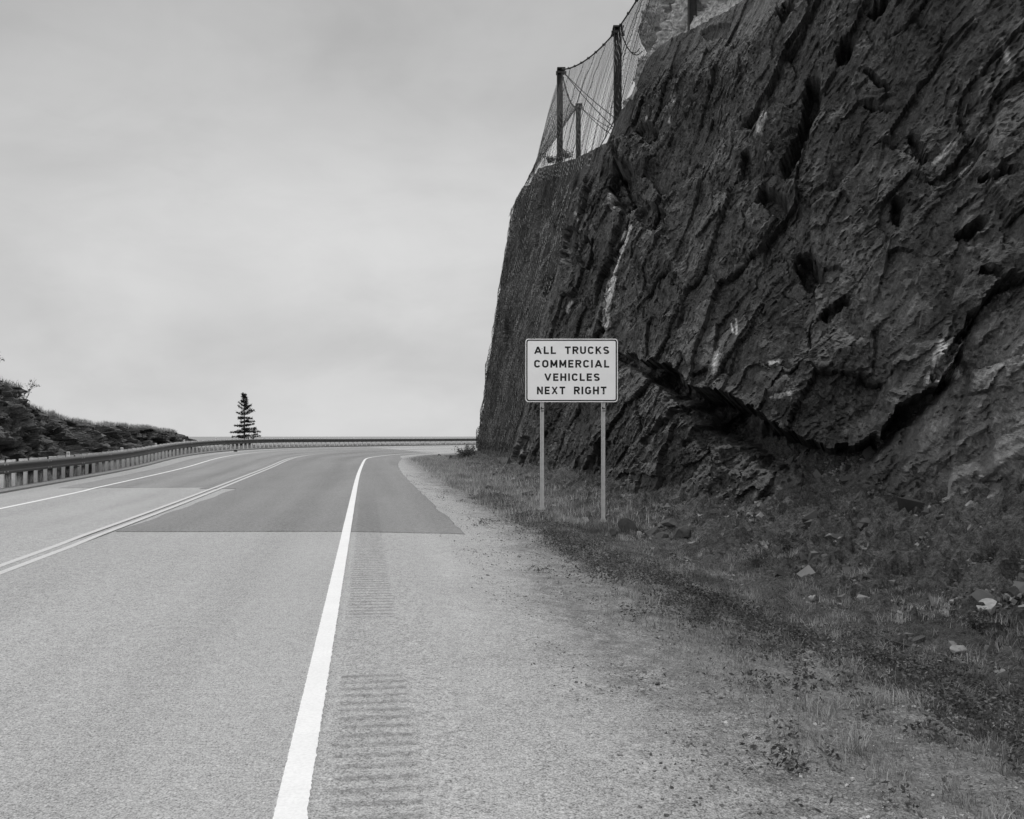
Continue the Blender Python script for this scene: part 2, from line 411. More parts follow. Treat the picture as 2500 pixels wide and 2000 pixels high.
# resurfaced patches, thin slabs with a ragged shoulder edge
def slab(name, us, left, right, mat, label, th=.012, start=None):
    rows = []; uvs = []
    for i, u in enumerate(us):
        l, r = left(u), right(u); vs = np.linspace(l, r, 90)
        u2 = np.full(vs.shape, u) if start is None else start(u, vs)
        if i < 3: u2 = u2 + .035 * fbm(vs * 2.2, vs * 0 + 3.3, vs * 0, 4, .65)
        ps = np.where((vs > 0)[:, None], rgt(u2, vs, np.where(vs > 0, ground_z(u2, np.maximum(vs, 0)), 0) + th), road(u2, np.clip(-vs / WK, 0, 1), th))
        ps[0, 2] -= th + .02; ps[-1, 2] -= th + .02
        if i == 0: ps[:, 2] -= th + .01
        rows.append(ps); uvs.append(np.stack([u2, vs], -1))
    me = grid_mesh(np.array(rows), flip=False); set_uv(me, np.array(uvs).reshape(-1, 2))
    return tag(link(name, me, mat), label, kind='structure')
u0 = uofY(13.55); u1 = uofY(26)
us = np.concatenate([[u0 - .02, u0], np.arange(u0 + .15, 86, .2)])
redge = lambda u: np.interp(u, [12, 14, 18, 25, 33, 42, 49, 56, 62, 70, 90], [1.88, 1.86, 1.82, 1.78, 1.74, 1.78, 1.98, 2.3, 2.3, 1.4, 1.0]) + .10 * float(fbm(np.array([u * .7]), np.array([3.]), np.array([0.]), 4)[0])
# the transverse joint is square to the traffic on paper but cut slightly askew
skew = lambda u, vs: u - (vs + 1.2) * .19 * max(0, 1 - (u - u0) / 6)
slab('resurfaced_lane', us, lambda u: (np.interp(u, [u0, u1 - 1.2, u1 - 1.1], [-3.62, -3.30, -4.3]) + (.03 * math.sin(u * 2.1) if u < u1 - 1.2 else 0)), redge, M_patch, 'darker resurfaced patch of the near lane and shoulder', start=skew)
u1 = uofY(26)
slab('resurfaced_far_lane', np.concatenate([[u1 - .02, u1], np.arange(u1 + .2, 86, .3)]), lambda u: -8.3, lambda u: -4.25, M_patch2, 'darker resurfaced patch of the far lane', th=.010,
     start=lambda u, vs: u - (vs + 6) * .17 * max(0, 1 - (u - u1) / 8))

# painted lines
def stripe(name, f0, f1, w, u_a, u_b, mat, label, rough=.0, dz=.018, dv=0):
    us = np.concatenate([np.arange(u_a, 14, .02), np.arange(14, u_b, .15)]) if rough else np.arange(u_a, u_b, .25)
    n = len(us); c = E(us); base = road(us, np.full(n, f0)); nr = NR(us)
    jl = rng.normal(0, rough * .25, n); jr = rng.normal(0, rough, n)
    jr = np.abs(jr) * np.interp(us, [0, 10, 20], [1, .7, .3])
    L = base.copy(); R = base.copy()
    L[:, :2] += nr * (dv - w / 2 + jl)[:, None]; R[:, :2] += nr * (dv + w / 2 + jr)[:, None]
    dzz = np.interp(us, [(u0 if f0 < .6 else u1) - 1.2, (u0 if f0 < .6 else u1) - .1], [.004, dz]); L[:, 2] += dzz; R[:, 2] += dzz
    A, B = L.copy(), R.copy(); A[:, 2] -= .01; B[:, 2] -= .01
    return tag(link(name, grid_mesh(np.stack([A, L, R, B], 1)), mat), label, kind='structure')
stripe('edge_line', 0, 0, .125, -14, 108, M_line, 'broad white line along the near shoulder', rough=.005)
FC, FL = 3.79 / WK, 7.2 / WK
stripe('centre_line', FC, 0, .10, -14, 108, M_yline, 'nearer worn line of the double centre line', dv=.11, dz=.016)
stripe('centre_line', FC, 0, .10, -14, 108, M_yline, 'farther worn line of the double centre line', dv=-.11, dz=.016)
stripe('far_edge_line', FL, 0, .11, -14, 108, M_line, 'thin white line along the guardrail shoulder', dz=.018)

# ------------------------------------------------------------------ verge (ditch and scree) right of the road
uv_ = np.concatenate([np.arange(-34, 0, 1.), np.arange(0, 24, .07), np.arange(24, 112, .3)])
vt = np.linspace(0, 1, 190)
UG, TG = np.meshgrid(uv_, vt, indexing='ij'); VG = 3.5 + TG * (FD(UG) + 1.6 - 3.5)
Z = ground_z(UG, VG); P = rgt(UG, VG, Z)
scr = sstep(4.5, 6.5, VG)
wj = .08 * fbm(UG * 5, VG * 5, UG * 0 + 3, 3); hh, ee = facets((UG + wj) * 2.6, (VG - wj) * 2.6, 11, 1.1); hh2, _ = facets((UG + wj) * 7, (VG + wj) * 7, 12, 1.2)
P[..., 2] += scr * (.15 * hh + .10 * hh2 + .08 * fbm(UG * 2, VG * 2, UG * 0, 5, .6) * sstep(5, 7, VG) + .02)
P[..., 2] += (1 - scr) * .022 * fbm(UG * 9, VG * 9, UG * 0, 3)
P[0:, 0, 2] -= .01
m, nt, b = new_mat('verge_soil'); q = N(nt); o = q.coord()
v = q.ramp(q.noise(o, 2.2, 6, .7), [(.3, .07), (.7, .15)])
v = q.math('MULTIPLY', v, q.ramp(q.noise(o, 22, 6, .8), [(.38, .35), (.62, 1.7)]))
v = q.math('MULTIPLY', v, q.ramp(q.noise(o, 90, 2, .7), [(.3, .6), (.7, 1.4)]))
fl = q.smooth(.64, .70, q.noise(o, 30, 2, .6)); v = q.mix(q.math('MULTIPLY', fl, .55), v, .24)
v = q.math('MULTIPLY', v, q.ramp(q.noise(o, .7, 5, .7), [(.35, .6), (.65, 1.15)]))
q.color(b, v); q.l.new(q.bump(q.noise(o, 16, 6, .8), 1.0, .12), b.inputs['Normal'])
M_soil = m
me = grid_mesh(P); me.update()
tag(link('verge', me, M_soil), 'stony ditch and scree between road and rock face', kind='structure')

# ------------------------------------------------------------------ land left of the guardrail and sea
def left_pt(u, w, z):
    k = K(u); n = NR(u); return np.stack([k[..., 0] - n[..., 0] * w, k[..., 1] - n[..., 1] * w, k[..., 2] + z], -1)
ul = np.concatenate([np.arange(-34, 110, .6)]); wl_ = np.array([-.35, 0, .3, .7, 1.2, 2, 3, 4.5, 7, 11, 18, 30, 50, 80, 130])
UL, WL = np.meshgrid(ul, wl_, indexing='ij')
ZL = np.interp(WL, [-.35, 0, .7, 2, 4, 8, 18, 50, 80, 130], [-.02, .015, .0, -.12, -.5, -1.6, -6, -20, -27, -40.])
ZL = ZL + np.where(WL > .8, .12 * fbm(UL * .5, WL * .5, UL * 0, 4) * np.minimum(WL, 4), 0) + (WL == 0.) * .03
tag(link('ground', grid_mesh(left_pt(UL, WL, ZL), flip=True), M_soil, smooth=True), 'grassy ground falling away beyond the guardrail', kind='structure')
m, nt, b = new_mat('sea_water'); q = N(nt); o = q.coord()
q.color(b, .05); b.inputs['Roughness'].default_value = .25; b.inputs['Specular IOR Level'].default_value = .5
q.l.new(q.bump(q.noise(o, .08, 4, .6), .3, 1.0), b.inputs['Normal']); M_sea = m
rr = np.array([0, 60, 200, 600, 2000, 6000, 14000.]); th = np.linspace(0, 2 * math.pi, 49)
R_, T_ = np.meshgrid(rr, th, indexing='ij')
tag(link('water', grid_mesh(np.stack([R_ * np.cos(T_), R_ * np.sin(T_), R_ * 0 - 26], -1)), M_sea), 'pale sea below the road', kind='structure')

# ------------------------------------------------------------------ the rock face
def project(P):
    Y = np.maximum(P[..., 1], .3); return HX + FPX * P[..., 0] / Y, HY - FPX * (P[..., 2] - EYE) / Y
def seg_dist(px, py, pts):
    d = np.full(px.shape, 1e9)
    for (x0, y0), (x1, y1) in zip(pts[:-1], pts[1:]):
        dx, dy = x1 - x0, y1 - y0; t = np.clip(((px - x0) * dx + (py - y0) * dy) / (dx * dx + dy * dy), 0, 1)
        d = np.minimum(d, np.hypot(px - x0 - t * dx, py - y0 - t * dy))
    return d
# columns spaced by distance so that detail is even to the eye
cu = [-16.0]
while cu[-1] < 100: cu.append(cu[-1] + (.045 if 4 < cu[-1] < 22 else .35 if cu[-1] < 4 else .0026 * cu[-1] if cu[-1] < 60 else .4))
cu = np.array(cu)
ztop_u = np.array([-16, 10, 16, 20, 24, 28, 34, 43, 52, 60, 74, 100]); ztop_v = np.array([15, 14, 13.6, 13.3, 13.6, 13.9, 13.4, 15.2, 17.3, 18, 18, 16])
def face_inset(u, z):
    ba = np.interp(u, [0, 14, 22, 34, 46, 56, 80], [.20, .22, .24, .23, .185, .15, .155]); return ba * z
crest = np.array([(1290, 455), (1312, 412), (1400, 388), (1490, 350), (1505, 295), (1520, 270), (1541, 234), (1557, 211), (1573, 162), (1590, 136), (1606, 123), (1635, 100), (1687, 75), (1771, 36), (1817, 5), (1900, -60), (2000, -200)], float)
su_ = np.arange(20, 53, .5); sz_ = []
for u_ in su_:
    zz_ = np.linspace(6, 24, 721); Bq_ = rgt(np.full(721, u_), FD(u_) + face_inset(u_, zz_), zz_); bx_, by_ = HX + FPX * Bq_[:, 0] / Bq_[:, 1], HY - FPX * (Bq_[:, 2] - EYE) / Bq_[:, 1]
    dl = by_ - np.interp(bx_, crest[:, 0], crest[:, 1]); k_ = np.argmax(dl < 0); sz_.append(zz_[k_] if dl[k_] < 0 else 24)
print('crest', [(float(a), round(float(b), 1)) for a, b in zip(su_[::4], sz_[::4])])
ztop_u = np.concatenate([[-16, 10], su_, [60, 74, 100]]); ztop_v = np.concatenate([[sz_[0], sz_[0]], sz_, [sz_[-1], sz_[-1], sz_[-1] - 2]])
rows_face = 600
tf = np.linspace(0, 1, rows_face)
CU, TF = np.meshgrid(cu, tf, indexing='ij')
ZT = np.interp(CU, ztop_u, ztop_v)
gz0 = -.6
Zc = gz0 + (ZT - gz0) * TF
inset = face_inset(CU, Zc)
fd = FD(CU)
B = rgt(CU, fd + inset, Zc)
BX, BY = project(B)
# displacement, metres toward the road
a_ = math.radians(42); sa, ca = math.sin(a_), math.cos(a_)
along = (-CU * ca + Zc * sa); acro = (CU * sa + Zc * ca)   # bedding runs up and toward the viewer
wx = .5 * fbm(CU * .5, Zc * .5, CU * 0 + 1, 3); wy = .5 * fbm(CU * .5, Zc * .5, CU * 0 + 7, 3)
A1, C1 = along + wx, acro + wy
jx = .10 * fbm(CU * 3, Zc * 3, CU * 0 + 41, 4, .6); jy = .10 * fbm(CU * 3, Zc * 3, CU * 0 + 47, 4, .6)
h1, e1 = facets((A1 + jx) * .36, (C1 + jy) * .50, 21, .8)
h2, e2 = facets((A1 + jx) * 1.0 + 3, (C1 + jy) * 1.45, 22, 1.0)
h3, e3 = facets((A1 + jx) * 2.7, (C1 + jy) * 3.9, 23, 1.1)
h4, e4 = facets(A1 * 7, C1 * 9.5, 24, 1.2)
fm = .35 + .85 * sstep(-.3, .35, fbm(CU * .45, Zc * .45, CU * 0 + 81, 3)); D = .48 * h1 + .19 * h2 + .085 * h3 * (.5 + .5 * fm) + .062 * h4 * (.4 + .6 * fm)
D += .55 * fbm(CU * .16, Zc * .2, CU * 0 + 3, 3) + .03 * fbm(A1 * 1.2, C1 * 2.2, CU * 0, 4, .6, True) + .075 * fm * fbm(CU * 3, Zc * 3, CU * 0 + 2, 6, .68) + .022 * fm * fbm(A1 * 3, C1 * 9, CU * 0 + 9, 3, .6)
D -= (.12 * np.exp(-(e1 / .04) ** 2) + .06 * np.exp(-(e2 / .05) ** 2) * (h1 > 0)) * sstep(-.2, .4, fbm(CU * .7, Zc * .7, CU * 0 + 61, 3))
netted = sstep(33, 37, CU)
D = D * (1 - .6 * netted) - .12 * netted
D += .35 * sstep(36.5, 35.2, CU + .15 * Zc - 1.6)      # buttress stands proud of the netted part
# overhang crack
cx = np.array([1380, 1500, 1580, 1660, 1720, 1800, 1900, 1960, 2030, 2090, 2150, 2210, 2270, 2330, 2360, 2390, 2430, 2500, 2700, 3200.])
cy = np.array([800, 850, 878, 905, 955, 985, 1035, 1075, 1115, 1095, 1050, 1000, 955, 880, 800, 745, 722, 700, 640, 500.])
sd = (BY - np.interp(BX, cx, cy)) + 44 * fbm(BX / 75, BY / 75, BX * 0, 5, .62)
infr = sstep(1430, 1540, BX)
brk = .35 + .65 * sstep(-.35, .25, fbm(BX / 90, BY / 90, BX * 0 + 71, 3))
up = np.where(sd < 0, np.exp(sd / 230.), 0) * .75 * (.5 + .5 * brk)
gap = np.interp(BX, [1500, 1600, 1720, 1800, 1900, 2000, 2080, 2200, 2300, 2345, 2420, 2700], [26, 40, 105, 120, 105, 70, 50, 42, 38, 14, 8, 6])
rec = np.where(sd >= 0, np.exp(-(np.maximum(sd, 0) / gap * (1 + .35 * fbm(BX / 40, BY / 40, BX * 0 + 33, 3))) ** 4), 0)
gd = np.interp(BX, [1500, 1700, 1850, 2000, 2200, 2320, 2400, 2600], [.9, 2.2, 2.8, 2.0, 1.5, 1.1, .2, .1])
lowm = sstep(10, 120, sd) * infr
a2, c2_ = -CU * .82 + Zc * .57, CU * .57 + Zc * .82
D += lowm * (.30 * fbm(a2 * .45, c2_ * 1.7, CU * 0 + 4, 4, .55, True) + .08)
low = np.where(sd >= 0, 1 - np.exp(-sd / 160.), 0) * np.interp(BX, [1500, 1800, 2100, 2400, 2600], [.75, .65, .55, .45, .4])
D += infr * (up - rec * gd * brk + low - .12)
# notches, gashes and shadowed holes: (points, width px, depth m)
WX = BX + 14 * fbm(BX / 26, BY / 26, BX * 0 + 15, 3); WY = BY + 14 * fbm(BX / 26, BY / 26, BX * 0 + 25, 3)
holes = [([(1497, 345), (1512, 385), (1545, 500), (1510, 600), (1490, 690), (1470, 830)], 6, .35), ([(1524, 450), (1540, 500)], 30, .9), ([(1590, 540), (1610, 555)], 26, .55), ([(1575, 330), (1600, 345)], 20, .6), ([(1985, 210), (1978, 290), (1950, 370), (1925, 425)], 17, .9),
         ([(1880, 500), (1905, 525)], 24, .7), ([(1972, 650), (1985, 690)], 24, .9), ([(1395, 575), (1400, 640)], 18, .6), ([(1435, 600), (1440, 650)], 15, .5),
         ([(1345, 685), (1320, 715)], 12, .5), ([(2055, 145), (2075, 115)], 14, .7), ([(2140, 40), (2165, 10)], 14, .7), ([(1915, 65), (1925, 45)], 14, .6), ([(1735, 90), (1760, 80)], 18, .7),
         ([(2115, 180), (2165, 215)], 9, .5), ([(2190, 510), (2188, 555)], 15, .7), ([(2340, 610), (2380, 585)], 14, .6), ([(2120, 255), (2170, 262)], 8, .4), ([(2020, 790), (2070, 760)], 12, .5),
         ([(2380, 490), (2450, 468)], 8, .5), ([(1830, 400), (1828, 440)], 12, .5), ([(2230, 330), (2250, 400)], 10, .4), ([(1270, 1120), (1290, 1080)], 14, .5), ([(2380, 712), (2440, 722)], 10, .5),
         ([(2360, 800), (2320, 870), (2270, 945)], 10, .5), ([(1230, 830), (1240, 790)], 9, .35), ([(1600, 1090), (1680, 1010)], 9, .35), ([(1690, 1090), (1790, 990)], 12, .35), ([(1420, 1190), (1500, 1090)], 8, .3)]
for pts, w, dep in holes:
    dd = seg_dist(WX, WY, pts) + .5 * w * fbm(BX / (w * .9), BY / (w * .9), BX * 0 + 5, 3)
    D -= dep * (1 - sstep(w * .7, w * 1.2, dd))
# a few proud blocks beside them
for pts, w, dep in [([(1500, 380), (1560, 400)], 42, .35), ([(1890, 300), (1900, 400)], 40, .3), ([(2020, 330), (1980, 480)], 50, .3), ([(1960, 960), (2050, 900)], 60, .3), ([(2290, 910), (2320, 880)], 26, .3), ([(1600, 620), (1640, 700)], 40, .25)]:
    D += dep * (1 - sstep(w * .6, w * 1.3, seg_dist(BX, BY, pts)))
# fade displacement at foot so that it meets the scree
nr = NR(CU)
Pf = B.copy()
D = D * (1 - .75 * sstep(2.2, .4, ZT - Zc))
tg = np.stack([-nr[..., 1], nr[..., 0]], -1); kq = sstep(46, 30, CU); wa, wb = 1 - .42 * kq, .95 * kq    # ledges face back along the road as well as across it
Pf[..., 0] -= (nr[..., 0] * wa + tg[..., 0] * wb) * D; Pf[..., 1] -= (nr[..., 1] * wa + tg[..., 1] * wb) * D
Pf[..., 2] += .10 * D * sstep(.0, .5, Zc) + .05 * fbm(A1 * 2, C1 * 4, CU * 0 + 2, 3)
# bench behind the lip, then the upper outcrop, then a cap
eu = np.interp(CU[:, :1], [-16, 26, 35, 37.2, 38.6, 39.6, 47, 100], [11, 11, 9.5, 6.5, 2.5, .2, 0.2, 0.2])
nb, nup, nc = 30, 170, 10
def extra(frm_in, frm_z, d_in, d_z, disp):
    return rgt(CU[:, :1] + 0 * d_in, frm_in + d_in, frm_z + d_z), disp
Dn = D * wa; last_in = (fd + inset - Dn)[:, -1:]; last_z = Pf[:, -1:, 2] - E(cu)[:, None, 2]
bw = np.interp(CU[:, :1], [-16, 20, 30, 36, 44, 52, 100], [1.0, 1.0, 1.2, 1.9, 3.0, 3.4, 3.4])
tb = np.linspace(0, 1, nb + 1)[None, 1:]; UB = CU[:, :1] + 0 * tb
zb = last_z + np.interp(UB, [36, 40], [.35, -.12]) * bw * tb + .14 * fbm(UB * .9, tb * 4, UB * 0 + 2, 4) * np.minimum(1, tb * 5)
Pb = rgt(UB, last_in + bw * tb, zb)
tu = np.linspace(0, 1, nup + 1)[None, 1:]; UU_ = CU[:, :1] + 0 * tu; zu = eu * tu
hA, eA = facets((-UU_ * ca + zu * sa) * .5, (UU_ * sa + zu * ca) * .9, 31, .9); hB, _ = facets((-UU_ * ca + zu * sa) * 1.5, (UU_ * sa + zu * ca) * 3, 32, .9)
hC, _ = facets(-UU_ * 4, zu * 5, 33, .9)
Du = (.9 * hA + .35 * hB + .12 * hC + .5 * fbm(UU_ * .4, zu * .4, UU_ * 0, 4)) * np.minimum(1, tu * 6) * np.minimum(1, eu / 4)
Pu = rgt(UU_, last_in + bw + .28 * zu - Du, zb[:, -1:] + zu)
tc = np.linspace(0, 1, nc + 1)[None, 1:]; UC = CU[:, :1] + 0 * tc
Pc = rgt(UC, last_in + bw + .28 * eu - Du[:, -1:] + 14 * tc, zb[:, -1:] + eu - 3.0 * tc * np.interp(UC, [0, 40, 50], [0, 0, 1]) + .5 * fbm(UC * .3, tc * 4, UC * 0, 3) * tc)
PP = np.concatenate([Pf, Pb, Pu, Pc], 1)
# material masks
X2, Y2 = project(PP)
front = np.zeros(PP.shape[:2]); front[:, :rows_face] = 1
def mask(pts, w, soft=.6): return np.clip(1.0 - seg_dist(X2, Y2, pts) / w, 0, 1) ** soft
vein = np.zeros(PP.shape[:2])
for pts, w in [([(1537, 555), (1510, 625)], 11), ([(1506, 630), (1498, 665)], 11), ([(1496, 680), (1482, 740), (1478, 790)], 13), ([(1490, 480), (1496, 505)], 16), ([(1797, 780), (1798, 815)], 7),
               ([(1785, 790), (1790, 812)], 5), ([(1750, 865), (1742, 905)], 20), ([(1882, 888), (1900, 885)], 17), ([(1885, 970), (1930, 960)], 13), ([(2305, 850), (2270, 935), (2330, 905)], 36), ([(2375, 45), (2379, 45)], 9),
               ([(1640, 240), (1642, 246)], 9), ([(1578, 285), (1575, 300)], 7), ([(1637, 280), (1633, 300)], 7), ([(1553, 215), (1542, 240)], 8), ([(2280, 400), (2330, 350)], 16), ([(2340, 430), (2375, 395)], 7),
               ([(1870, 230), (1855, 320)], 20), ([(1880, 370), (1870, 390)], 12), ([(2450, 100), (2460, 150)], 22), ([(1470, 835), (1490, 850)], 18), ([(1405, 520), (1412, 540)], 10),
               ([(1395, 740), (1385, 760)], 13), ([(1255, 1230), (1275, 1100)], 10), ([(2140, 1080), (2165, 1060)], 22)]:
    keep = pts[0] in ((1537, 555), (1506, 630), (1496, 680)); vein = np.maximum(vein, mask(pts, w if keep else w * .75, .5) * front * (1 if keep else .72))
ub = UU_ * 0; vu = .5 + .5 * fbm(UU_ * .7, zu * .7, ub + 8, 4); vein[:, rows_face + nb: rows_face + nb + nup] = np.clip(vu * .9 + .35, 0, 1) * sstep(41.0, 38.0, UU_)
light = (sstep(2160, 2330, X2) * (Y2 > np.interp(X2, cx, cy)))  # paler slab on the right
soil = np.zeros(PP.shape[:2]); soil[:, rows_face:rows_face + nb] = 1; soil[:, rows_face + nb + nup:] = 1
zr = Zc - ground_z(CU, np.minimum(fd, fd)); soil[:, :rows_face] = np.clip(sstep(.5, -.1, zr + .9 * fbm(CU * .8, Zc * .8, CU * 0 + 6, 4)), 0, 1)
me = grid_mesh(PP)
cuv = np.stack([-np.repeat(cu[:, None], PP.shape[1], 1), PP[..., 2]], -1)
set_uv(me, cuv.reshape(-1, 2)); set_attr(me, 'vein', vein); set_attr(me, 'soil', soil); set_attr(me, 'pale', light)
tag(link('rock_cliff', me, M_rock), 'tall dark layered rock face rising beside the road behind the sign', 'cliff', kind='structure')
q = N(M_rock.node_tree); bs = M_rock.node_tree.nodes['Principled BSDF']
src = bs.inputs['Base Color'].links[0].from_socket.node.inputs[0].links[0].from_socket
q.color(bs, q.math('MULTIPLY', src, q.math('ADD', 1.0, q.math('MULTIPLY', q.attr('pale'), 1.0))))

# lookup of the finished face for things laid on it
def face_at(u, z):
    i = np.clip(np.interp(u, cu, np.arange(len(cu))), 0, len(cu) - 1).astype(int)
    zt = np.interp(u, ztop_u, ztop_v); j = np.clip((z - gz0) / (zt - gz0) * (rows_face - 1), 0, rows_face - 1).astype(int)
    return Pf[i, j]
Dmax = D
def in_at(u, z):   # inset (metres right of edge line) of the face
    i = np.clip(np.interp(u, cu, np.arange(len(cu))), 0, len(cu) - 1).astype(int)
    zt = np.interp(u, ztop_u, ztop_v); j = np.clip((z - gz0) / (zt - gz0) * (rows_face - 1), 0, rows_face - 1).astype(int)
    return (fd + inset - Dn)[i, j]

# ------------------------------------------------------------------ rockfall fence and draped net
def at(px, py, Y): return Vector(((px - HX) / FPX * Y, Y, EYE - (py - HY) / FPX * Y))
def wire_mesh(P0, P1, r):
    """three-sided tubes between point arrays"""
    P0 = np.asarray(P0, float); P1 = np.asarray(P1, float); d = P1 - P0; L = np.linalg.norm(d, axis=1, keepdims=True); ok = L[:, 0] > 1e-5
    P0, P1, d = P0[ok], P1[ok], d[ok] / L[ok]
    a = np.cross(d, [0.31, .2, .93]); a /= np.linalg.norm(a, axis=1, keepdims=True); b_ = np.cross(d, a)
    r = np.broadcast_to(np.asarray(r, float), (len(ok),))[ok][:, None] if np.ndim(r) else r
    vs = []
    for Pn in (P0, P1):
        for k in range(3):
            t = 2 * math.pi * k / 3; vs.append(Pn + (a * math.cos(t) + b_ * math.sin(t)) * r)
    V = np.stack(vs, 1).reshape(-1, 3); n = len(P0); base = (np.arange(n) * 6)[:, None]
    F = np.concatenate([base + np.array([[k, (k + 1) % 3, 3 + (k + 1) % 3, 3 + k]]) for k in range(3)], 0)
    return raw_mesh(V, F)
def net_from_grid(G, r):
    """G (n,m,3): diamond mesh"""
    n, m_ = G.shape[:2]; A = []; Bq = []
    i, j = np.meshgrid(np.arange(n - 1), np.arange(m_ - 1), indexing='ij'); ev = (i + j) % 2 == 0
    A.append(G[:-1, :-1][ev]); Bq.append(G[1:, 1:][ev]); A.append(G[1:, :-1][~ev]); Bq.append(G[:-1, 1:][~ev])
    return wire_mesh(np.concatenate(A), np.concatenate(Bq), r)

tops = [at(1690, -255, 29.5), at(1509, 70, 36.5), at(1370, 170, 47.0), at(1413, 257, 58.0)]
bases = [at(1690, 110, 29.5), at(1507, 352, 36.5), at(1364, 410, 47.0), at(1411, 415, 58.0)]
fence = empty('rockfall_fence', bases[1])
tag(fence, 'tall wire net fence on dark steel posts along the top of the rock face', 'fence')
def childfix(o, par):
    o.parent = par; o.matrix_parent_inverse.identity(); o.location = -par.location; return o
for k, (t_, b_) in enumerate(zip(tops, bases)):
    mb = MB(); d = (b_ - t_).normalized(); w = .30 if k else .26
    c = (t_ + b_) / 2 + d * .3; hgt = (t_ - b_).length + .6
    # wide flange column: web and two flanges
    mb.box((c.x, c.y, c.z), (w * .9, .03, hgt)); mb.box((c.x - w * .47, c.y, c.z), (.035, w * .9, hgt)); mb.box((c.x + w * .47, c.y, c.z), (.035, w * .9, hgt))
    mb.box((t_.x, t_.y, t_.z + .03), (w * 1.5, w * 1.2, .07)); mb.box((t_.x, t_.y - .02, t_.z - .2), (w * 1.25, w, .10))
    po = mb.build('post', M_darksteel, None); childfix(po, fence)
    for sx in (-1, 1): mb = MB(); mb.tube([(t_.x + sx * w * .8, t_.y, t_.z - .1), (t_.x + sx * w * .8, t_.y, t_.z - .3)], .05, 6); sh = mb.build('shackle', M_darksteel, None); sh.parent = po
# cables
def cat(a, b, sag, n=24):
    return [a.lerp(b, t) - Vector((0, 0, 1)) * sag * 4 * t * (1 - t) for t in [i / n for i in range(n + 1)]]
far_end = at(1330, 640, 66.0)
cable = []
T0 = at(1900, -520, 22.0)
for a, b, s in ((T0, tops[0], .5), (tops[0], tops[1], .25), (tops[1], tops[2], .4), (tops[2], tops[3], .8)): cable.append(cat(a, b, s))
cable.append(cat(tops[2], at(1302, 405, 52), .15))
for k, c_ in enumerate(cable[:4]):
    mb = MB(); mb.tube(c_, .035, 5)
    for p in c_[2::3]: mb.tube([p + Vector((-.06, 0, .02)), p + Vector((.06, 0, -.02))], .05, 5)
    childfix(mb.build('top_cable', M_darksteel), fence)
for a, b in ((tops[2], at(1505, 318, 40)), (tops[2], at(1507, 292, 40)), (tops[3], at(1495, 330, 44)), (tops[3], at(1500, 318, 44)), (tops[1], at(1562, 118, 38)), (tops[1], at(1568, 125, 38)), (tops[0], at(1735, 60, 31)),
             (at(1425, 360, 46), at(1445, 383, 44)), (at(1440, 380, 44), at(1502, 288, 41))):
    a = a + Vector((.12, 0, -.12)); mb = MB(); mb.tube(cat(a, b, .12 if (a - b).length > 3 else .5, 14), .022, 5); childfix(mb.build('guy_cable', M_darksteel), fence)
# net panels hanging from the cable down to the lip and on over the face
def panel_grid(ctop, nz, pb_fn, folds=1.0, seed=0):
    m_ = len(ctop); G = np.zeros((m_, nz, 3)); ct = np.array([tuple(p) for p in ctop])
    cb = np.array([pb_fn(p) for p in ct])
    t = np.linspace(0, 1, nz)[None, :, None]
    G = ct[:, None] * (1 - t) + cb[:, None] * t
    # loose vertical folds pulling the wires together
    s = np.linspace(0, 1, m_)[:, None]; tt = np.linspace(0, 1, nz)[None]
    f = .28 * fbm(s * 9 + seed + .7 * tt, tt * .8, s * 0 + seed, 3) * folds * np.minimum(1, tt * 5)
    G[..., 1] += f * 3.0; G[..., 0] -= .7 * f + .35 * folds * np.sin(tt * math.pi)
    return G
ucs = np.linspace(-14, 100, 1500); EC = rgt(ucs, np.interp(ucs, cu, last_in[:, 0]), 0 * ucs)
def lip(p):   # nearest point on the lip
    k = np.argmin(np.hypot(EC[:, 0] - p[0], EC[:, 1] - p[1]) + 0); u = ucs[k]
    zt = float(np.interp(u, ztop_u, ztop_v)); q_ = rgt(np.array(u), float(in_at(u, zt - .8)) - .25, zt - .8); return q_
for k, (seg, sd_) in enumerate(zip(cable[:4], (1, 2, 3, 4))):
    if k == 0: continue
    L = sum((seg[i + 1] - seg[i]).length for i in range(len(seg) - 1)); m_ = int(L / .13); pts = cat(seg[0], seg[-1], (.5, .25, .4, .8)[k], m_)
    G = panel_grid(pts, 56, lip, .45, sd_ * 13)
    childfix(link('net_panel', net_from_grid(G, .0068), M_wire), fence)
    # seam ropes running down the net
    mb = MB()
    for f in (.18, .36, .55, .8) if k == 2 else (.5,):
        mb = MB(); i = int(f * (m_ - 1)); col_ = [Vector(p) + Vector((.03 * random.uniform(-1, 1), .03 * random.uniform(-1, 1), 0)) for p in G[i, ::2]]; mb.tube(col_, .014, 4); childfix(mb.build('seam_rope', M_darksteel), fence)
# net draped over the face
un = np.concatenate([np.arange(36.3, 68, .17)]); nz_ = 118
G = np.zeros((len(un), nz_, 3))
for i, u in enumerate(un):
    zt = float(np.interp(u, ztop_u, ztop_v)); zs = np.linspace(zt - .3, max(.7, .25 * (42 - u)), nz_); ins = in_at(np.full(nz_, u), zs)
    # the net bridges hollows: running minimum of the inset
    pad = np.pad(ins, 4, mode='edge'); env = np.min(np.stack([pad[k:k + nz_] for k in range(9)]), 0)
    uw = u + .12 * np.sin(zs * .4 + u * .8); G[i] = rgt(uw, env - .05 + .03 * math.sin(u * 2.3), zs)
dn = link('draped_net', net_from_grid(G, .009), M_wire); tag(dn, 'wire net draped over the left end of the rock face below the fence', 'net')

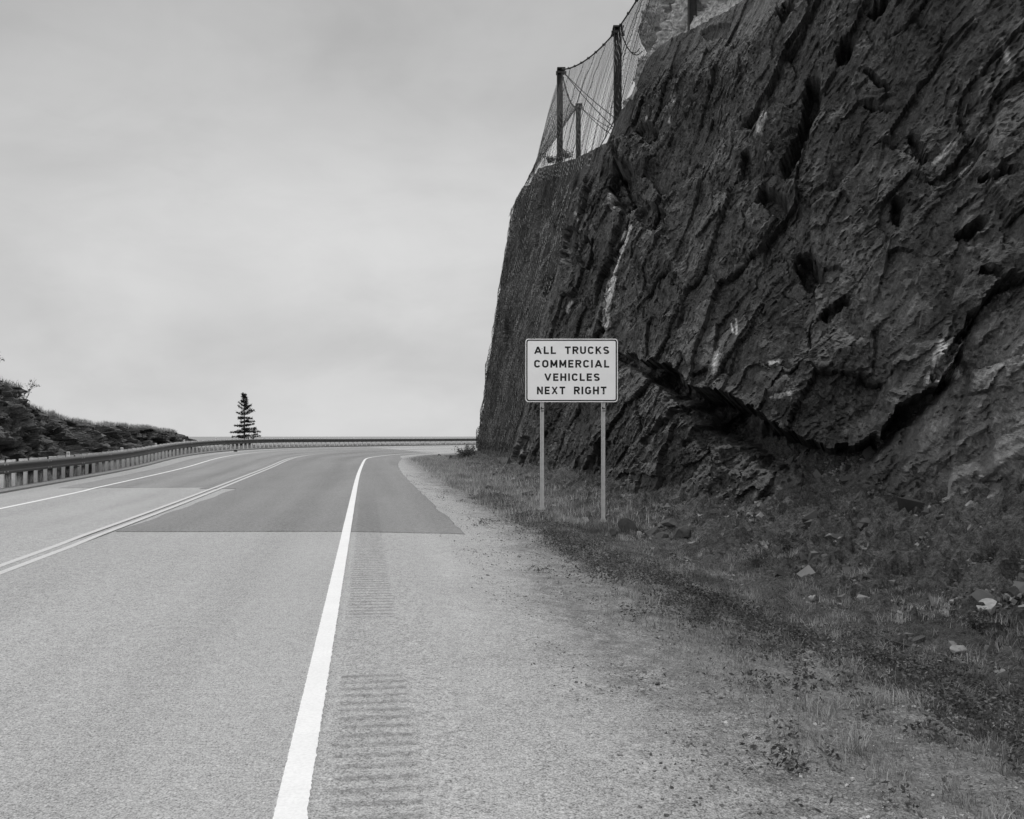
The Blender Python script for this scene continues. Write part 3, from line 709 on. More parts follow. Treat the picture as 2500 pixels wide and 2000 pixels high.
# ------------------------------------------------------------------ guardrail
rail = empty('guardrail', tuple(K(np.array(20.)))); tag(rail, 'long dark steel guardrail on closely spaced wooden posts curving round the bend', 'guardrail')
su = np.linspace(-34, 108, 6000); kp = K(su); sl = np.concatenate([[0], np.cumsum(np.linalg.norm(np.diff(kp, axis=0), axis=1))])
def rail_frame(s):
    u = float(np.interp(s, sl, su)); k = K(np.array(u)); a = K(np.array(u + .1)) - K(np.array(u - .1)); a[2] = 0; a /= np.linalg.norm(a)
    return Vector(k), Vector(a), Vector((a[1], -a[0], 0))       # point, along, toward the road
prof = [(.0, .79), (.02, .785), (.07, .745), (.075, .715), (.02, .665), (.005, .635), (.02, .605), (.075, .555), (.07, .525), (.02, .485), (.0, .48)]
smax = sl[-1]; ss = np.arange(0, smax, .95 / 2); rows = []
for s_ in ss:
    p, a, n = rail_frame(s_); rows.append([tuple(p + n * (d + .0) + Vector((0, 0, z))) for d, z in prof])
beam = link('beam', grid_mesh(np.array(rows), flip=False), M_steel); childfix(beam, rail)
sol = beam.modifiers.new('thickness', 'SOLIDIFY'); sol.thickness = .006; sol.offset = 0
# splices with bolts
s0 = sl[np.argmin(np.abs(su - 0))]
ks = np.arange(0, smax, .9525); recs = []
for k, s_ in enumerate(ks):
    p, a, n = rail_frame(s_); x, y = project(np.array(p)[None]); vis = p.y > 3 and -30 < x[0] < 1190
    if vis: recs.append((p.y, k, s_, p, a, n))
recs.sort(key=lambda r: r[0]); post_src = None; far = MB()
def post_geo(mb, p, a, n, j=0):
    rz = math.atan2(a.y, a.x); c = p - n * .17
    mb.box((c.x, c.y, p.z + .27), (.085, .10, 1.0), rz)
def block_geo(mb, p, a, n):
    rz = math.atan2(a.y, a.x); c = p - n * .035; mb.box((c.x, c.y, p.z + .645), (.15, .075, .36), rz)
for i, (_, k, s_, p, a, n) in enumerate(recs):
    if i < 100:
        if post_src is None:
            mb = MB(); mb.box((0, 0, .31), (.085, .10, 1.0)); mb.box((0, 0, .825), (.085, .10, .03), taper=.9); me_post = mb.build('post', M_wood).data
            o_ = bpy.data.objects['post.004'] if 'post.004' in bpy.data.objects else None
            src_o = [o for o in bpy.data.objects if o.data == me_post][0]; post_src = src_o
            mb = MB(); mb.box((0, 0, 0), (.10, .13, .36)); bsrc = mb.build('blockout', M_wood); bsrc.parent = post_src; bsrc.location = (0, -.115, .655)
            oo = post_src; bb = bsrc
        else:
            oo = post_src.copy(); COL.objects.link(oo); bb = bsrc.copy(); COL.objects.link(bb); bb.parent = oo
        oo.parent = rail; c = p - n * .19
        oo.location = c - rail.location; rz = math.atan2(a.y, a.x) + math.pi
        oo.rotation_euler = (random.uniform(-.03, .03), random.uniform(-.035, .035), rz + random.uniform(-.06, .06))
    else:
        post_geo(far, p, a, n)
if far.v: o = far.build('distant_post', M_wood); childfix(o, rail); o['kind'] = 'stuff'
src_d = None
for (_, k, s_, p, a, n) in recs:
    if (k - 5) % 8 == 0:
        if src_d is None:
            mb = MB(); mb.box((0, 0, .07), (.10, .025, .17)); mb.box((0, .015, -.03), (.05, .02, .1)); src_d = mb.build('delineator', M_white); o = src_d
            mb = MB(); mb.box((0, -.016, .09), (.07, .005, .08)); rf = mb.build('reflector', M_steel_l); rf.parent = o
        else:
            o = src_d.copy(); COL.objects.link(o); r2 = rf.copy(); COL.objects.link(r2); r2.parent = o
        o.parent = rail; o.location = p - n * .03 + Vector((0, 0, .82)) - rail.location; o.rotation_euler = (0, 0, math.atan2(a.y, a.x) + math.pi / 2 * 0)
        # face back along the road
        o.rotation_euler[2] = math.atan2(a.y, a.x) - math.pi / 2
splm = MB()
for (_, k, s_, p, a, n) in recs[:60]:
    if (k - 2) % 4 == 0:
        p2, a2, n2 = rail_frame(s_ + .47); rz = math.atan2(a2.y, a2.x)
        for d, z in ((.082, .73), (.082, .54)):
            for t in (-.12, .12): c = p2 + n2 * d + a2 * t; splm.box((c.x, c.y, c.z + z), (.035, .02, .035), rz)
childfix(splm.build('splice_bolt', M_steel_l), rail)
# low asphalt lip under the rail
us = np.arange(-14, 108, .5); pr = [(-.28, .0), (-.27, .05), (-.12, .085), (.05, .09), (.06, .03)]
rows = [[tuple(Vector(K(np.array(u))) + Vector((*(NR(np.array(u)) * -d), z))) for d, z in pr] for u in us]
tag(link('asphalt_kerb', grid_mesh(np.array(rows), flip=True), M_patch), 'low rounded asphalt kerb in front of the guardrail posts', kind='structure')

# ------------------------------------------------------------------ road sign
SY = 17.5; px2m = SY / FPX
sc_ = at(1395.5, 904.5, SY); SW, SH = 225.5 * px2m, 154.5 * px2m
M_signface = plain('sign_sheeting', .92, .5, .045, 4, spec=.3); M_black = plain('sign_black', .012, .6, .1, 10); M_back = plain('sign_aluminium', .45, .5, .05, 10, spec=.4)
sign = empty('road_sign', (sc_.x, SY, -.2)); tag(sign, 'white road sign reading ALL TRUCKS COMMERCIAL VEHICLES NEXT RIGHT on two metal posts', 'road sign')
def rrect(w, h, r, n=7):
    pts = []
    for cx_, cy_, a0 in ((w / 2 - r, h / 2 - r, 0), (-w / 2 + r, h / 2 - r, 90), (-w / 2 + r, -h / 2 + r, 180), (w / 2 - r, -h / 2 + r, 270)):
        for k in range(n + 1): t = math.radians(a0 + 90 * k / n); pts.append((cx_ + r * math.cos(t), cy_ + r * math.sin(t)))
    return pts
def sgn(x, z, y=0): return (sc_.x + x, SY + y, sc_.z + z)
mb = MB(); o_ = rrect(SW, SH, .062); n = len(o_)
mb.add([sgn(x, z, 0) for x, z in o_] + [sgn(x, z, .004) for x, z in o_], [tuple(range(n - 1, -1, -1))[::-1], tuple(range(n, 2 * n))[::-1]] + [(k, (k + 1) % n, n + (k + 1) % n, n + k) for k in range(n)])
childfix(mb.build('panel', M_signface), sign)
pan = sign.children[0]
mb = MB(); a1 = rrect(SW - .034, SH - .034, .050); a2 = rrect(SW - .086, SH - .086, .032)
mb.add([sgn(x, z, -.0012) for x, z in a1] + [sgn(x, z, -.0012) for x, z in a2], [(k, (k + 1) % n, n + (k + 1) % n, n + k) for k in range(n)])
bo = mb.build('border', M_black); childfix(bo, sign)
# stroke lettering; each glyph drawn with centre lines in a box of height 1
def arc(cx_, cy_, rx, ry, a0, a1, n=14): return [(cx_ + rx * math.cos(math.radians(a0 + (a1 - a0) * k / n)), cy_ + ry * math.sin(math.radians(a0 + (a1 - a0) * k / n))) for k in range(n + 1)]
sw = .215; e = sw / 2; tpp = 1 - e
GL = {
 'A': (.92, [[(e * .9, 0), (.46, 1 - e * .4)], [(.46, 1 - e * .4), (.92 - e * .9, 0)], [(.22, .29), (.70, .29)]]),
 'L': (.62, [[(e, 1), (e, e), (.62, e)]]),
 'T': (.72, [[(0, tpp), (.72, tpp)], [(.36, tpp), (.36, 0)]]),
 'R': (.72, [[(e, 0), (e, tpp)] + [(.42, tpp)] + arc(.42, .71, .215, .205, 90, -90, 10)[1:] + [(e, .505)], [(.36, .505), (.66, 0)]]),
 'U': (.74, [[(e, 1), (e, .34)] + arc(.37, .34, .37 - e, .34 - e, 180, 360)[1:] + [(.74 - e, 1)]]),
 'C': (.74, [arc(.38, .66, .38 - e, .34 - e, 18, 180, 9) + arc(.38, .34, .38 - e, .34 - e, 180, 342, 9)]),
 'K': (.74, [[(e, 0), (e, 1)], [(.64, 1), (e, .38)], [(.30, .58), (.67, 0)]]),
 'S': (.74, [arc(.37, .735, .37 - e, .265 - e, 22, 180, 8) + arc(.37, .70, .37 - e, .20, 180, 232, 3)[1:] + [(.50, .45)] + arc(.40, .27, .34 - e, .275 - e, 30, 0, 3)[0:0] + arc(.37, .265, .37 - e, .265 - e, 42, -160, 12)]),
 'O': (.78, [arc(.39, .64, .39 - e, .36 - e, 0, 180, 10) + arc(.39, .36, .39 - e, .36 - e, 180, 360, 10) + [(.78 - e, .64)]]),
 'M': (.86, [[(e, 0), (e, 1)], [(e, .93), (.43, .22)], [(.43, .22), (.86 - e, .93)], [(.86 - e, 1), (.86 - e, 0)]]),
 'E': (.64, [[(.64, tpp), (e, tpp), (e, e), (.64, e)], [(e, .51), (.58, .51)]]),
 'I': (sw, [[(e, 0), (e, 1)]]),
 'V': (.84, [[(e * .8, 1), (.42, e * .5)], [(.42, e * .5), (.84 - e * .8, 1)]]),
 'H': (.74, [[(e, 0), (e, 1)], [(.74 - e, 0), (.74 - e, 1)], [(e, .51), (.74 - e, .51)]]),
 'N': (.76, [[(e, 0), (e, 1)], [(e, .93), (.76 - e, .07)], [(.76 - e, 1), (.76 - e, 0)]]),
 'X': (.80, [[(e, 0), (.80 - e, 1)], [(e, 1), (.80 - e, 0)]]),
 'G': (.76, [arc(.38, .66, .38 - e, .34 - e, 18, 180, 9) + arc(.38, .34, .38 - e, .34 - e, 180, 345, 9) + [(.76 - e, .46), (.44, .46)]]),
}
def ribbon(pts, w):
    L, R = [], []; m_ = len(pts)
    for i, (x, y) in enumerate(pts):
        def dr(a, b): l = math.hypot(b[0] - a[0], b[1] - a[1]) or 1; return ((b[0] - a[0]) / l, (b[1] - a[1]) / l)
        d1 = dr(pts[i - 1], pts[i]) if i else dr(pts[0], pts[1]); d2 = dr(pts[i], pts[i + 1]) if i < m_ - 1 else d1
        tx, ty = d1[0] + d2[0], d1[1] + d2[1]; l = math.hypot(tx, ty) or 1; tx, ty = tx / l, ty / l
        c = max(.5, tx * d1[0] + ty * d1[1]); hw = w / 2 / c
        L.append((x - ty * hw, y + tx * hw)); R.append((x + ty * hw, y - tx * hw))
    return L, R
def glyph_w(ch): return GL[ch][0]
gap = .225
def word(mb, text, xa, xb, yb, yt):
    """pixel extents in the zoomed crop: left, right, baseline, cap line; converted to metres on the sign"""
    zs = 720.0; k = SW / zs; cxp, cyp = 945, 396.5
    wtot = sum(glyph_w(c) for c in text) + gap * (len(text) - 1); hgt = (yb - yt) * k; sx = (xb - xa) * k / wtot
    x0 = (xa - cxp) * k; z0 = (cyp - yb) * k; lay = 0
    for ch in text:
        w_, strokes = GL[ch]
        for st in strokes:
            Lr, Rr = ribbon(st, sw); m_ = len(st); lay += 1; yy = -.0014 - .00025 * (lay % 4)
            clip = lambda v: min(max(v, 0.0), 1.0)
            vs = [sgn(x0 + x * sx, z0 + clip(y) * hgt, yy) for x, y in Lr] + [sgn(x0 + x * sx, z0 + clip(y) * hgt, yy) for x, y in Rr]
            mb.add(vs, [(i, i + 1, m_ + i + 1, m_ + i) for i in range(m_ - 1)])
        x0 += (w_ + gap) * sx
for words in ([('ALL', 653, 823, 269, 210), ('TRUCKS', 893, 1238, 269, 210)], [('COMMERCIAL', 653, 1238, 375, 315)], [('VEHICLES', 733, 1165, 479, 420)], [('NEXT', 675, 895, 583, 523), ('RIGHT', 963, 1217, 583, 523)]):
    for w_ in words: mb = MB(); word(mb, *w_); childfix(mb.build('lettering', M_black), sign)
for bx_ in (-72.2 * px2m, 77.1 * px2m):
    for bz_ in (-.44, .44):
        mb = MB(); c_ = sgn(bx_, bz_, -.004); ring = [(c_[0] + .011 * math.cos(t), c_[1], c_[2] + .011 * math.sin(t)) for t in [math.pi * k / 4 for k in range(8)]]
        mb.add(ring + [(x, y + .006, z) for x, y, z in ring], [tuple(range(8))] + [(k, (k + 1) % 8, 8 + (k + 1) % 8, 8 + k) for k in range(8)]); childfix(mb.build('rivet', M_steel_l), sign)
mb = MB()
for z in (-.42, .42): mb.box(sgn(0, z, .03), (SW * .86, .03, .06))
childfix(mb.build('stiffener', M_back), sign)
for (pxx, ybase) in ((1323.2, 1249), (1472.6, 1279)):
    b0 = at(pxx, ybase, SY + .08); w = .078; top_z = sc_.z + SH * .42; mb = MB()
    hgt = top_z - b0.z; cz = b0.z + hgt / 2
    # square tube with punched front: two flanges and a recessed face
    mb.box((b0.x, SY + .085, cz), (w, .04, hgt)); mb.box((b0.x - w * .36, SY + .06, cz), (w * .28, .012, hgt)); mb.box((b0.x + w * .36, SY + .06, cz), (w * .28, .012, hgt))
    po = mb.build('post', M_steel_l); childfix(po, sign)
    mb = MB()
    for dz in (.13, .18): mb.box((b0.x + .008, SY + .052, sc_.z - SH / 2 - dz), (w * .7, .016, .016))
    mb.box((b0.x - .015, SY + .052, sc_.z - SH / 2 - .12), (.02, .016, .05))
    o = mb.build('bolt', M_darksteel); o.parent = po
    mb = MB(); mb.box((b0.x, SY + .06, b0.z + .035), (.13, .05, .07)); mb.box((b0.x, SY + .06, b0.z + .09), (.10, .06, .03))
    o = mb.build('base_collar', M_steel_l); o.parent = po
    mb = MB()
    for dx in (-.045, 0, .045): mb.box((b0.x + dx, SY + .03, b0.z + .03), (.018, .02, .02))
    o2 = mb.build('collar_bolt', M_darksteel); o2.parent = po
    mb = MB(); mb.box((b0.x, SY + .07, b0.z - .12), (w * .8, .05, .26)); o3 = mb.build('ground_stub', M_darksteel); o3.parent = po

# ------------------------------------------------------------------ loose stones
def stone_mesh(seed, sx, sy, sz, rough=.3, sub=4):
    import bmesh
    bm = bmesh.new(); bmesh.ops.create_icosphere(bm, subdivisions=sub, radius=1)
    V = np.array([v.co[:] for v in bm.verts]); R = np.random.default_rng(seed)
    for _ in range(13):
        nrm = R.normal(size=3); nrm /= np.linalg.norm(nrm); c = R.uniform(.35, .8); d = V @ nrm; V = V - np.outer(np.maximum(d - c, 0), nrm)
    V *= (1 + rough * .4 * fbm(V[:, 0] * 2 + seed, V[:, 1] * 2, V[:, 2] * 2, 3))[:, None]
    V *= np.array([sx, sy, sz])
    for v, c in zip(bm.verts, V): v.co = c
    me = bpy.data.meshes.new('stone'); bm.to_mesh(me); bm.free(); return me
us_s = np.linspace(-5, 100, 2200)
def to_uv(x, y):
    e_ = E(us_s); n_ = NR(us_s); r = np.array([x, y]) - e_[:, :2]; d = np.cross(np.stack([n_[:, 0], n_[:, 1]], -1), r)
    # station where the offset is perpendicular
    tang = np.stack([-n_[:, 1], n_[:, 0]], -1); k = np.argmin(np.abs((r * tang).sum(1)) + 1e3 * (np.hypot(*r.T) > 16)); return us_s[k], (r[k] * n_[k]).sum()
def on_ground(px, py):
    """intersect a sight line with the verge"""
    dx, dz = (px - HX) / FPX, -(py - HY) / FPX
    lo = 2.0
    for Y in np.geomspace(2.5, 80, 400):
        u, v = to_uv(dx * Y, Y); g = float(gpoint(np.array(u), np.array(max(v, 0)))[2]) if v > 0 else 0.0
        if EYE + dz * Y <= g: return Vector((dx * Y, Y, g))
    return Vector((dx * 30, 30, 0))
ROCKS = [ # px, py, width px, height px, material, label
 (1979, 1463, 32, 20, 'l', 'smooth pale oval stone lying in the grass beyond the weeds'),
 (2412, 1492, 68, 50, 'l', 'large pale angular stone at the foot of the scree'),
 (2340, 1584, 36, 28, 'l', 'rough speckled stone in the grass below the large pale stone'),
 (2223, 1508, 22, 11, 'l', 'small flat pale stone between the oval stone and the large stone'),
 (1868, 1335, 20, 16, 'l', 'small pale stone at the edge of the scree above the weeds'),
 (2022, 1310, 44, 16, 'l', 'flat pale slab lying on the scree'),
 (2480, 1450, 34, 26, 'd', 'dark stone at the right edge beside the large pale stone'),
 (2210, 1345, 26, 16, 'd', 'dark stone partway up the scree'),
 (2335, 1190, 18, 14, 'l', 'little pale stone on top of the earth mound'),
 (1607, 1670, 16, 9, 'd', 'black chip of rock lying alone on the gravel shoulder'),
 (1535, 1285, 44, 34, 'd', 'dark boulder just right of the right sign post'),
 (1497, 1300, 20, 16, 'd', 'dark cobble at the foot of the right sign post'),
 (1560, 1304, 26, 18, 'l', 'pale cobble among the dark boulders by the sign'),
 (1590, 1298, 30, 22, 'd', 'middle dark boulder of the row right of the sign'),
 (1640, 1283, 52, 22, 'd', 'long tilted dark boulder behind the row right of the sign'),
 (1622, 1306, 34, 22, 'd', 'dark boulder under the long tilted one'),
 (1668, 1302, 44, 30, 'd', 'rightmost dark boulder of the row by the sign'),
 (1195, 1192, 26, 18, 'd', 'left dark boulder of the pair in the grass left of the sign'),
 (1212, 1200, 26, 16, 'd', 'right dark boulder of the pair in the grass left of the sign'),
 (1293, 1207, 34, 20, 'd', 'dark boulder just left of the left sign post'),
 (1100, 1117, 13, 12, 'd', 'dark boulder in the grass at the inside of the bend'),
 (1072, 1112, 10, 7, 'd', 'small dark stone left of the boulder at the inside of the bend'),
 (1350, 1236, 16, 8, 'l', 'small pale stone between the two sign posts'),
]
for k, (px, py, w, h, mt, lab) in enumerate(ROCKS):
    w, h = (w * 1.3, h * 1.4) if mt == 'd' and 1450 < px < 1700 and py < 1400 else (w * 1.1, h * 1.15)
    p = on_ground(px, py + h * .35); s_ = p.y / FPX; me = stone_mesh(40 + k, w * s_ * .5, w * s_ * .45, h * s_ * .55)
    o = link('boulder' if w * s_ > .3 else 'stone', me, M_stone if mt == 'd' else M_stone_l, smooth=False)
    o.location = (p.x, p.y, p.z + h * s_ * .28); o.rotation_euler = (0, random.uniform(-.1, .1), 0); tag(o, lab, 'boulder' if w * s_ > .3 else 'stone', 'loose stones on the verge')
# dark chip at far kerb
p = K(np.array(uofY(60.0))); o = link('stone', stone_mesh(99, .16, .16, .11), M_stone); o.location = (p[0] + .9, p[1], p[2] + .06); tag(o, 'black stone lying on the far shoulder by the guardrail', 'stone')

# scattered rubble: one mass nobody could count
def scatter_stones(name, pts, size, mat, label, seed=5):
    R = np.random.default_rng(seed); n = len(pts)
    base = np.array([(x, y, z) for x in (-1, 1) for y in (-1, 1) for z in (-1, 1)], float)
    fcs = np.array([(0, 1, 3, 2), (4, 6, 7, 5), (0, 4, 5, 1), (2, 3, 7, 6), (0, 2, 6, 4), (1, 5, 7, 3)])
    V = (base[None] + R.normal(0, .3, (n, 8, 3))) * (np.array([.75, .6, .45]) * np.exp(R.normal(0, .22, (n, 3))))[:, None]
    Q = R.normal(size=(n, 4)) * [1, .35, .35, 1]; Q /= np.linalg.norm(Q, axis=1, keepdims=True); w_, x_, y_, z_ = Q.T
    Rm = np.stack([1 - 2 * (y_ ** 2 + z_ ** 2), 2 * (x_ * y_ - z_ * w_), 2 * (x_ * z_ + y_ * w_), 2 * (x_ * y_ + z_ * w_), 1 - 2 * (x_ ** 2 + z_ ** 2), 2 * (y_ * z_ - x_ * w_), 2 * (x_ * z_ - y_ * w_), 2 * (y_ * z_ + x_ * w_), 1 - 2 * (x_ ** 2 + y_ ** 2)], -1).reshape(n, 3, 3)
    V = np.einsum('nij,nkj->nki', Rm, V) * size[:, None, None] + pts[:, None]
    F = (fcs[None] + (np.arange(n) * 8)[:, None, None]).reshape(-1, 4)
    me = raw_mesh(V.reshape(-1, 3), F); set_attr(me, 'rnd', np.repeat(R.random(n), 8)); return tag(link(name, me, mat), label, kind='stuff')
M_rub2 = leaf_mat('fallen_rock', .03, .10, 0.0); M_rub = leaf_mat('rubble', .03, .2, 0.0); M_grit = leaf_mat('grit', .11, .36, 0.0)
def clump(u, v, f=1.0, s=0.): return fbm(u * f + s, v * f + s, u * 0 + s, 3)
def sample(n, ua, ub, va, vb, dens, pw=1.6):
    u = ua + (ub - ua) * rng.random(n) ** pw; v = va + (vb(u) - va) * rng.random(n) if callable(vb) else va + (vb - va) * rng.random(n)
    k = rng.random(n) < dens(u, v); return u[k], v[k]
u, v = sample(80000, 3, 45, 4.6, lambda u: FD(u) + .8, lambda u, v: np.clip(.12 + 1.5 * clump(u, v, .6, 2) + .12 * (v - 5), 0, 1))
gp = gpoint(u, v); gp[:, 2] += .05 * 0
scatter_stones('rubble', gp, np.exp(rng.normal(-4.15, .62, len(u))).clip(.006, .12), M_rub, 'broken rock and rubble strewn over the scree')
u, v = sample(2200, 5, 45, 6.0, lambda u: FD(u) + .9, lambda u, v: np.clip(.15 + 1.3 * clump(u, v, .5, 6) + .16 * (v - 5.5), 0, 1))
scatter_stones('fallen_blocks', gpoint(u, v), np.exp(rng.normal(-3.0, .5, len(u))).clip(.02, .17), M_rub2, 'fallen angular blocks heaped along the foot of the rock face', 15)
u, v = sample(90000, 2.4, 34, 1.2, 5.2, lambda u, v: np.clip(sstep(1.2, 2.1, v) * (.3 + 1.2 * clump(u, v, 1.3, 9)), 0, 1), 1.9)
scatter_stones('gravel', gpoint(u, v), np.exp(rng.normal(-5.1, .38, len(u))).clip(.003, .012), M_grit, 'loose gravel along the edge of the shoulder', 6)

# ------------------------------------------------------------------ grass and weeds
def blades(name, pts, hgt, wid, mat, label, lean=.45, seed=1, parent=None, kind='stuff', bend=.5):
    R = np.random.default_rng(seed); n = len(pts); an = R.uniform(0, 6.28, n); w = np.stack([np.cos(an), np.sin(an), 0 * an], -1) * (wid / 2)[:, None]
    la = R.uniform(0, 6.28, n); ln = np.abs(R.normal(0, lean, n)); L = np.stack([np.cos(la) * ln, np.sin(la) * ln, 0 * la], -1) * hgt[:, None]; up_ = np.stack([0 * la, 0 * la, hgt], -1)
    p = pts; V = np.stack([p - w, p + w, p + up_ * .55 + L * .35 + w * .7, p + up_ * .55 + L * .35 - w * .7, p + up_ * (1 - .15 * ln[:, None]) + L], 1)
    b5 = (np.arange(n) * 5)[:, None]; F = np.concatenate([b5 + [[0, 1, 2]], b5 + [[0, 2, 3]], b5 + [[3, 2, 4]]], 0)
    me = raw_mesh(V.reshape(-1, 3), F); set_attr(me, 'rnd', np.repeat(R.random(n) ** 1.4, 5)); o = link(name, me, mat, parent)
    if kind: tag(o, label, kind=kind)
    return o
def weedband(u): return 3.15 + .25 * np.sin(u * .35) - .25 * sstep(5, 9, u) * 0
# dry grass: two strips either side of the weeds plus thin cover on the scree
def gon(u): return np.interp(u, [4, 9, 13, 25, 60], [.45, .65, 1.0, 1.05, 1.15])
def gd_(u, v):
    base = sstep(1.7, 2.5, v - gon(u) + .5 * clump(u, v, .9, 1)) * sstep(FD(u) - .6, 4.6, v)
    return np.clip(base * (.40 + 1.1 * clump(u, v, 1.1, 3) + .9 * clump(u, v, 5, 7)) * np.interp(u, [2, 8, 20], [.7, .85, 1.]), 0, 1)
u, v = sample(900000, 2.6, 30, 1.8, lambda u: FD(u), gd_, 1.7); p = gpoint(u, v); hg = (.012 + .045 * rng.random(len(u)) ** 2.2) * np.interp(u, [3, 10, 20], [.8, 1.1, 1.6]) * (1 + .5 * clump(u, v, .7, 5))
blades('grass', p, hg, np.interp(u, [3, 8, 20], [.0024, .004, .007]), M_grass, 'short dry roadside grass in the ditch', .9, 1)
u, v = sample(110000, 15, 75, 1.75, lambda u: np.minimum(FD(u), 6.4), lambda u, v: np.clip(sstep(1.7, 2.7, v - gon(u) * .9 + .6 * clump(u, v, .5, 4)) * (.7 + .9 * clump(u, v, .6, 8)) * sstep(6.2, 4.2, v), 0, 1), 1.1)
p = gpoint(u, v); blades('tall_grass', p, (.06 + .15 * rng.random(len(u))), np.full(len(u), .011), M_grass_p, 'taller pale grass on the verge beyond the sign', .4, 2)
# taller tufts standing out of the mat
nt_ = 520; tu_, tv_ = sample(nt_ * 3, 2.8, 22, 2.1, 6.2, lambda u, v: .5 * sstep(1.9, 2.6, v - gon(u)) + 0 * u, 1.6)
tu2 = np.repeat(tu_, 46); tv2 = np.repeat(tv_, 46); sp_ = np.repeat(rng.uniform(.02, .07, len(tu_)), 46); hs_ = np.repeat(rng.uniform(.05, .15, len(tu_)), 46)
tu2 = tu2 + rng.normal(0, 1, len(tu2)) * sp_; tv2 = tv2 + rng.normal(0, 1, len(tv2)) * sp_
blades('grass_tufts', gpoint(tu2, tv2), hs_ * rng.uniform(.5, 1.1, len(tu2)), np.full(len(tu2), .0038), M_grass_p, 'loose pale grass tufts dotted through the ditch', .7, 31)
# leafy weeds
def leaves(name, pts, size, mat, label, seed=3, parent=None, kind='stuff', flat=.6):
    R = np.random.default_rng(seed); n = len(pts); a = R.normal(size=(n, 3)); a[:, 2] *= flat; a /= np.linalg.norm(a, axis=1, keepdims=True); b_ = R.normal(size=(n, 3)); b_ -= (a * b_).sum(1, keepdims=True) * a; b_ /= np.linalg.norm(b_, axis=1, keepdims=True)
    s = size[:, None]; V = np.stack([pts - a * s, pts + b_ * s * .42, pts + a * s, pts - b_ * s * .42], 1); F = (np.arange(n) * 4)[:, None] + np.array([[0, 1, 2, 3]])
    me = raw_mesh(V.reshape(-1, 3), F); set_attr(me, 'rnd', np.repeat(R.random(n) ** 1.5, 4)); o = link(name, me, mat, parent)
    if kind: tag(o, label, kind=kind)
    return o
def wd(u, v): 
    c = np.interp(u, [2, 5, 7, 9, 12, 16, 22, 30], [4.25, 4.05, 3.7, 3.4, 3.3, 3.45, 3.7, 3.7]); w = np.interp(u, [2, 6, 10, 16, 30], [.95, .8, .65, .5, .35])
    return np.clip(np.exp(-((v - c) / w) ** 2) * .95 + 1.1 * clump(u, v, 1.5, 6) + .9 * clump(u, v, 5, 3) - .38, 0, 1)
u, v = sample(420000, 2.6, 24, 2.0, 5.6, wd, 1.7); p = gpoint(u, v); p[:, 2] += .10 * rng.random(len(u)) * (1 + clump(u, v, 1.5, 2))
leaves('weeds', p, .007 + .015 * rng.random(len(u)), M_weed, 'band of dark low leafy weeds along the ditch')
u, v = sample(200000, 2.6, 40, 1.9, lambda u: FD(u) + .2, lambda u, v: sstep(.12, .5, clump(u, v, 1.7, 12) + .5 * clump(u, v, 7, 2)) * sstep(2.0, 2.8, v - gon(u)), 1.3); p = gpoint(u, v); p[:, 2] += .08 * rng.random(len(u))
leaves('ground_cover', p, .004 + .008 * rng.random(len(u)), M_weed, 'scattered dark leafy tufts on gravel and scree', 8)
# pale dry stems: each a plant of its own
def stem(px0, py0, px1, py1, lab, name='dry_stem'):
    a = on_ground(px0, py0); b_ = at(px1, py1, a.y + .02); mid = a.lerp(b_, .5) + Vector((.01, 0, .01)); root = a
    mb = MB(); mb.tube([a, mid, b_], .004, 4, .002); o = mb.build(name, M_stone_l); tag(o, lab, 'dry stem', 'pale dry stems in the weeds')
stem(1950, 1510, 1925, 1470, 'thicker pale dry stem slanting in the weeds left of the oval stone'); stem(1952, 1500, 1915, 1455, 'thin pale dry stem behind the thicker one left of the oval stone')
stem(2358, 1668, 2343, 1633, 'upright arm of the crossed white twigs in the dark weeds'); stem(2328, 1647, 2364, 1645, 'level arm of the crossed white twigs in the dark weeds')
stem(2358, 1985, 2363, 1925, 'pale curved stem in the grass at the bottom right corner'); stem(1515, 1410, 1502, 1390, 'short pale stem in the weeds nearest the road sign')
# grass beyond the guardrail
n = 52000; u = 8 + 100 * rng.random(n); w = .35 + 2.6 * rng.random(n) ** 1.4; p = left_pt(u, w, np.interp(w, [0, .7, 2, 4], [.0, 0, -.14, -.5]))
blades('verge_grass', p, .16 + .28 * rng.random(n), np.full(n, .013), M_grass_p, 'long pale grass behind the guardrail posts', .35, 4)

# bush at the inside of the bend, on the lip and at the foot of the face
def bush(c, r, n, lab, seed, name='bush', size=.05, cat_='bush', hfac=.8):
    R = np.random.default_rng(seed); e_ = empty(name, c); tag(e_, lab, cat_)
    mb = MB()
    tips = []
    for k in range(22):
        t = R.uniform(0, 6.28); ph = R.uniform(.1, 1.3); L = r * R.uniform(.6, 1.1); d = Vector((math.cos(t) * math.sin(ph), math.sin(t) * math.sin(ph), math.cos(ph) * hfac)); 
        a = Vector((0, 0, 0)); b_ = d * L * .55 + Vector(R.normal(0, .05 * r, 3)); c_ = d * L + Vector(R.normal(0, .08 * r, 3)); mb.tube([a, b_, c_], .008, 4, .003); tips += [b_, c_, b_.lerp(c_, .5)]
    mb.build('branches', M_bark, e_)
    T = np.array([tuple(t) for t in tips]); idx = R.integers(0, len(T), n); P_ = T[idx] + R.normal(0, .11 * r, (n, 3)); P_[:, 2] = np.maximum(P_[:, 2], .0)
    leaves('foliage', P_, size * R.uniform(.5, 1.2, n), M_weed, None, seed, e_, None)
    return e_
bp = on_ground(1136, 1120)
bush((bp.x + .25, bp.y, bp.z), .95, 2600, 'low loose bush at the foot of the netted rock by the bend', 5, size=.05)
for k, (px, py, Y) in enumerate(((1342, 398, 49), (1380, 388, 45))):
    c = at(px, py, Y); bush(tuple(c), .55, 700, ('low shrub left of the leftmost fence post on the lip', 'low shrub right of the leftmost fence post on the lip')[k], 60 + k, size=.05)
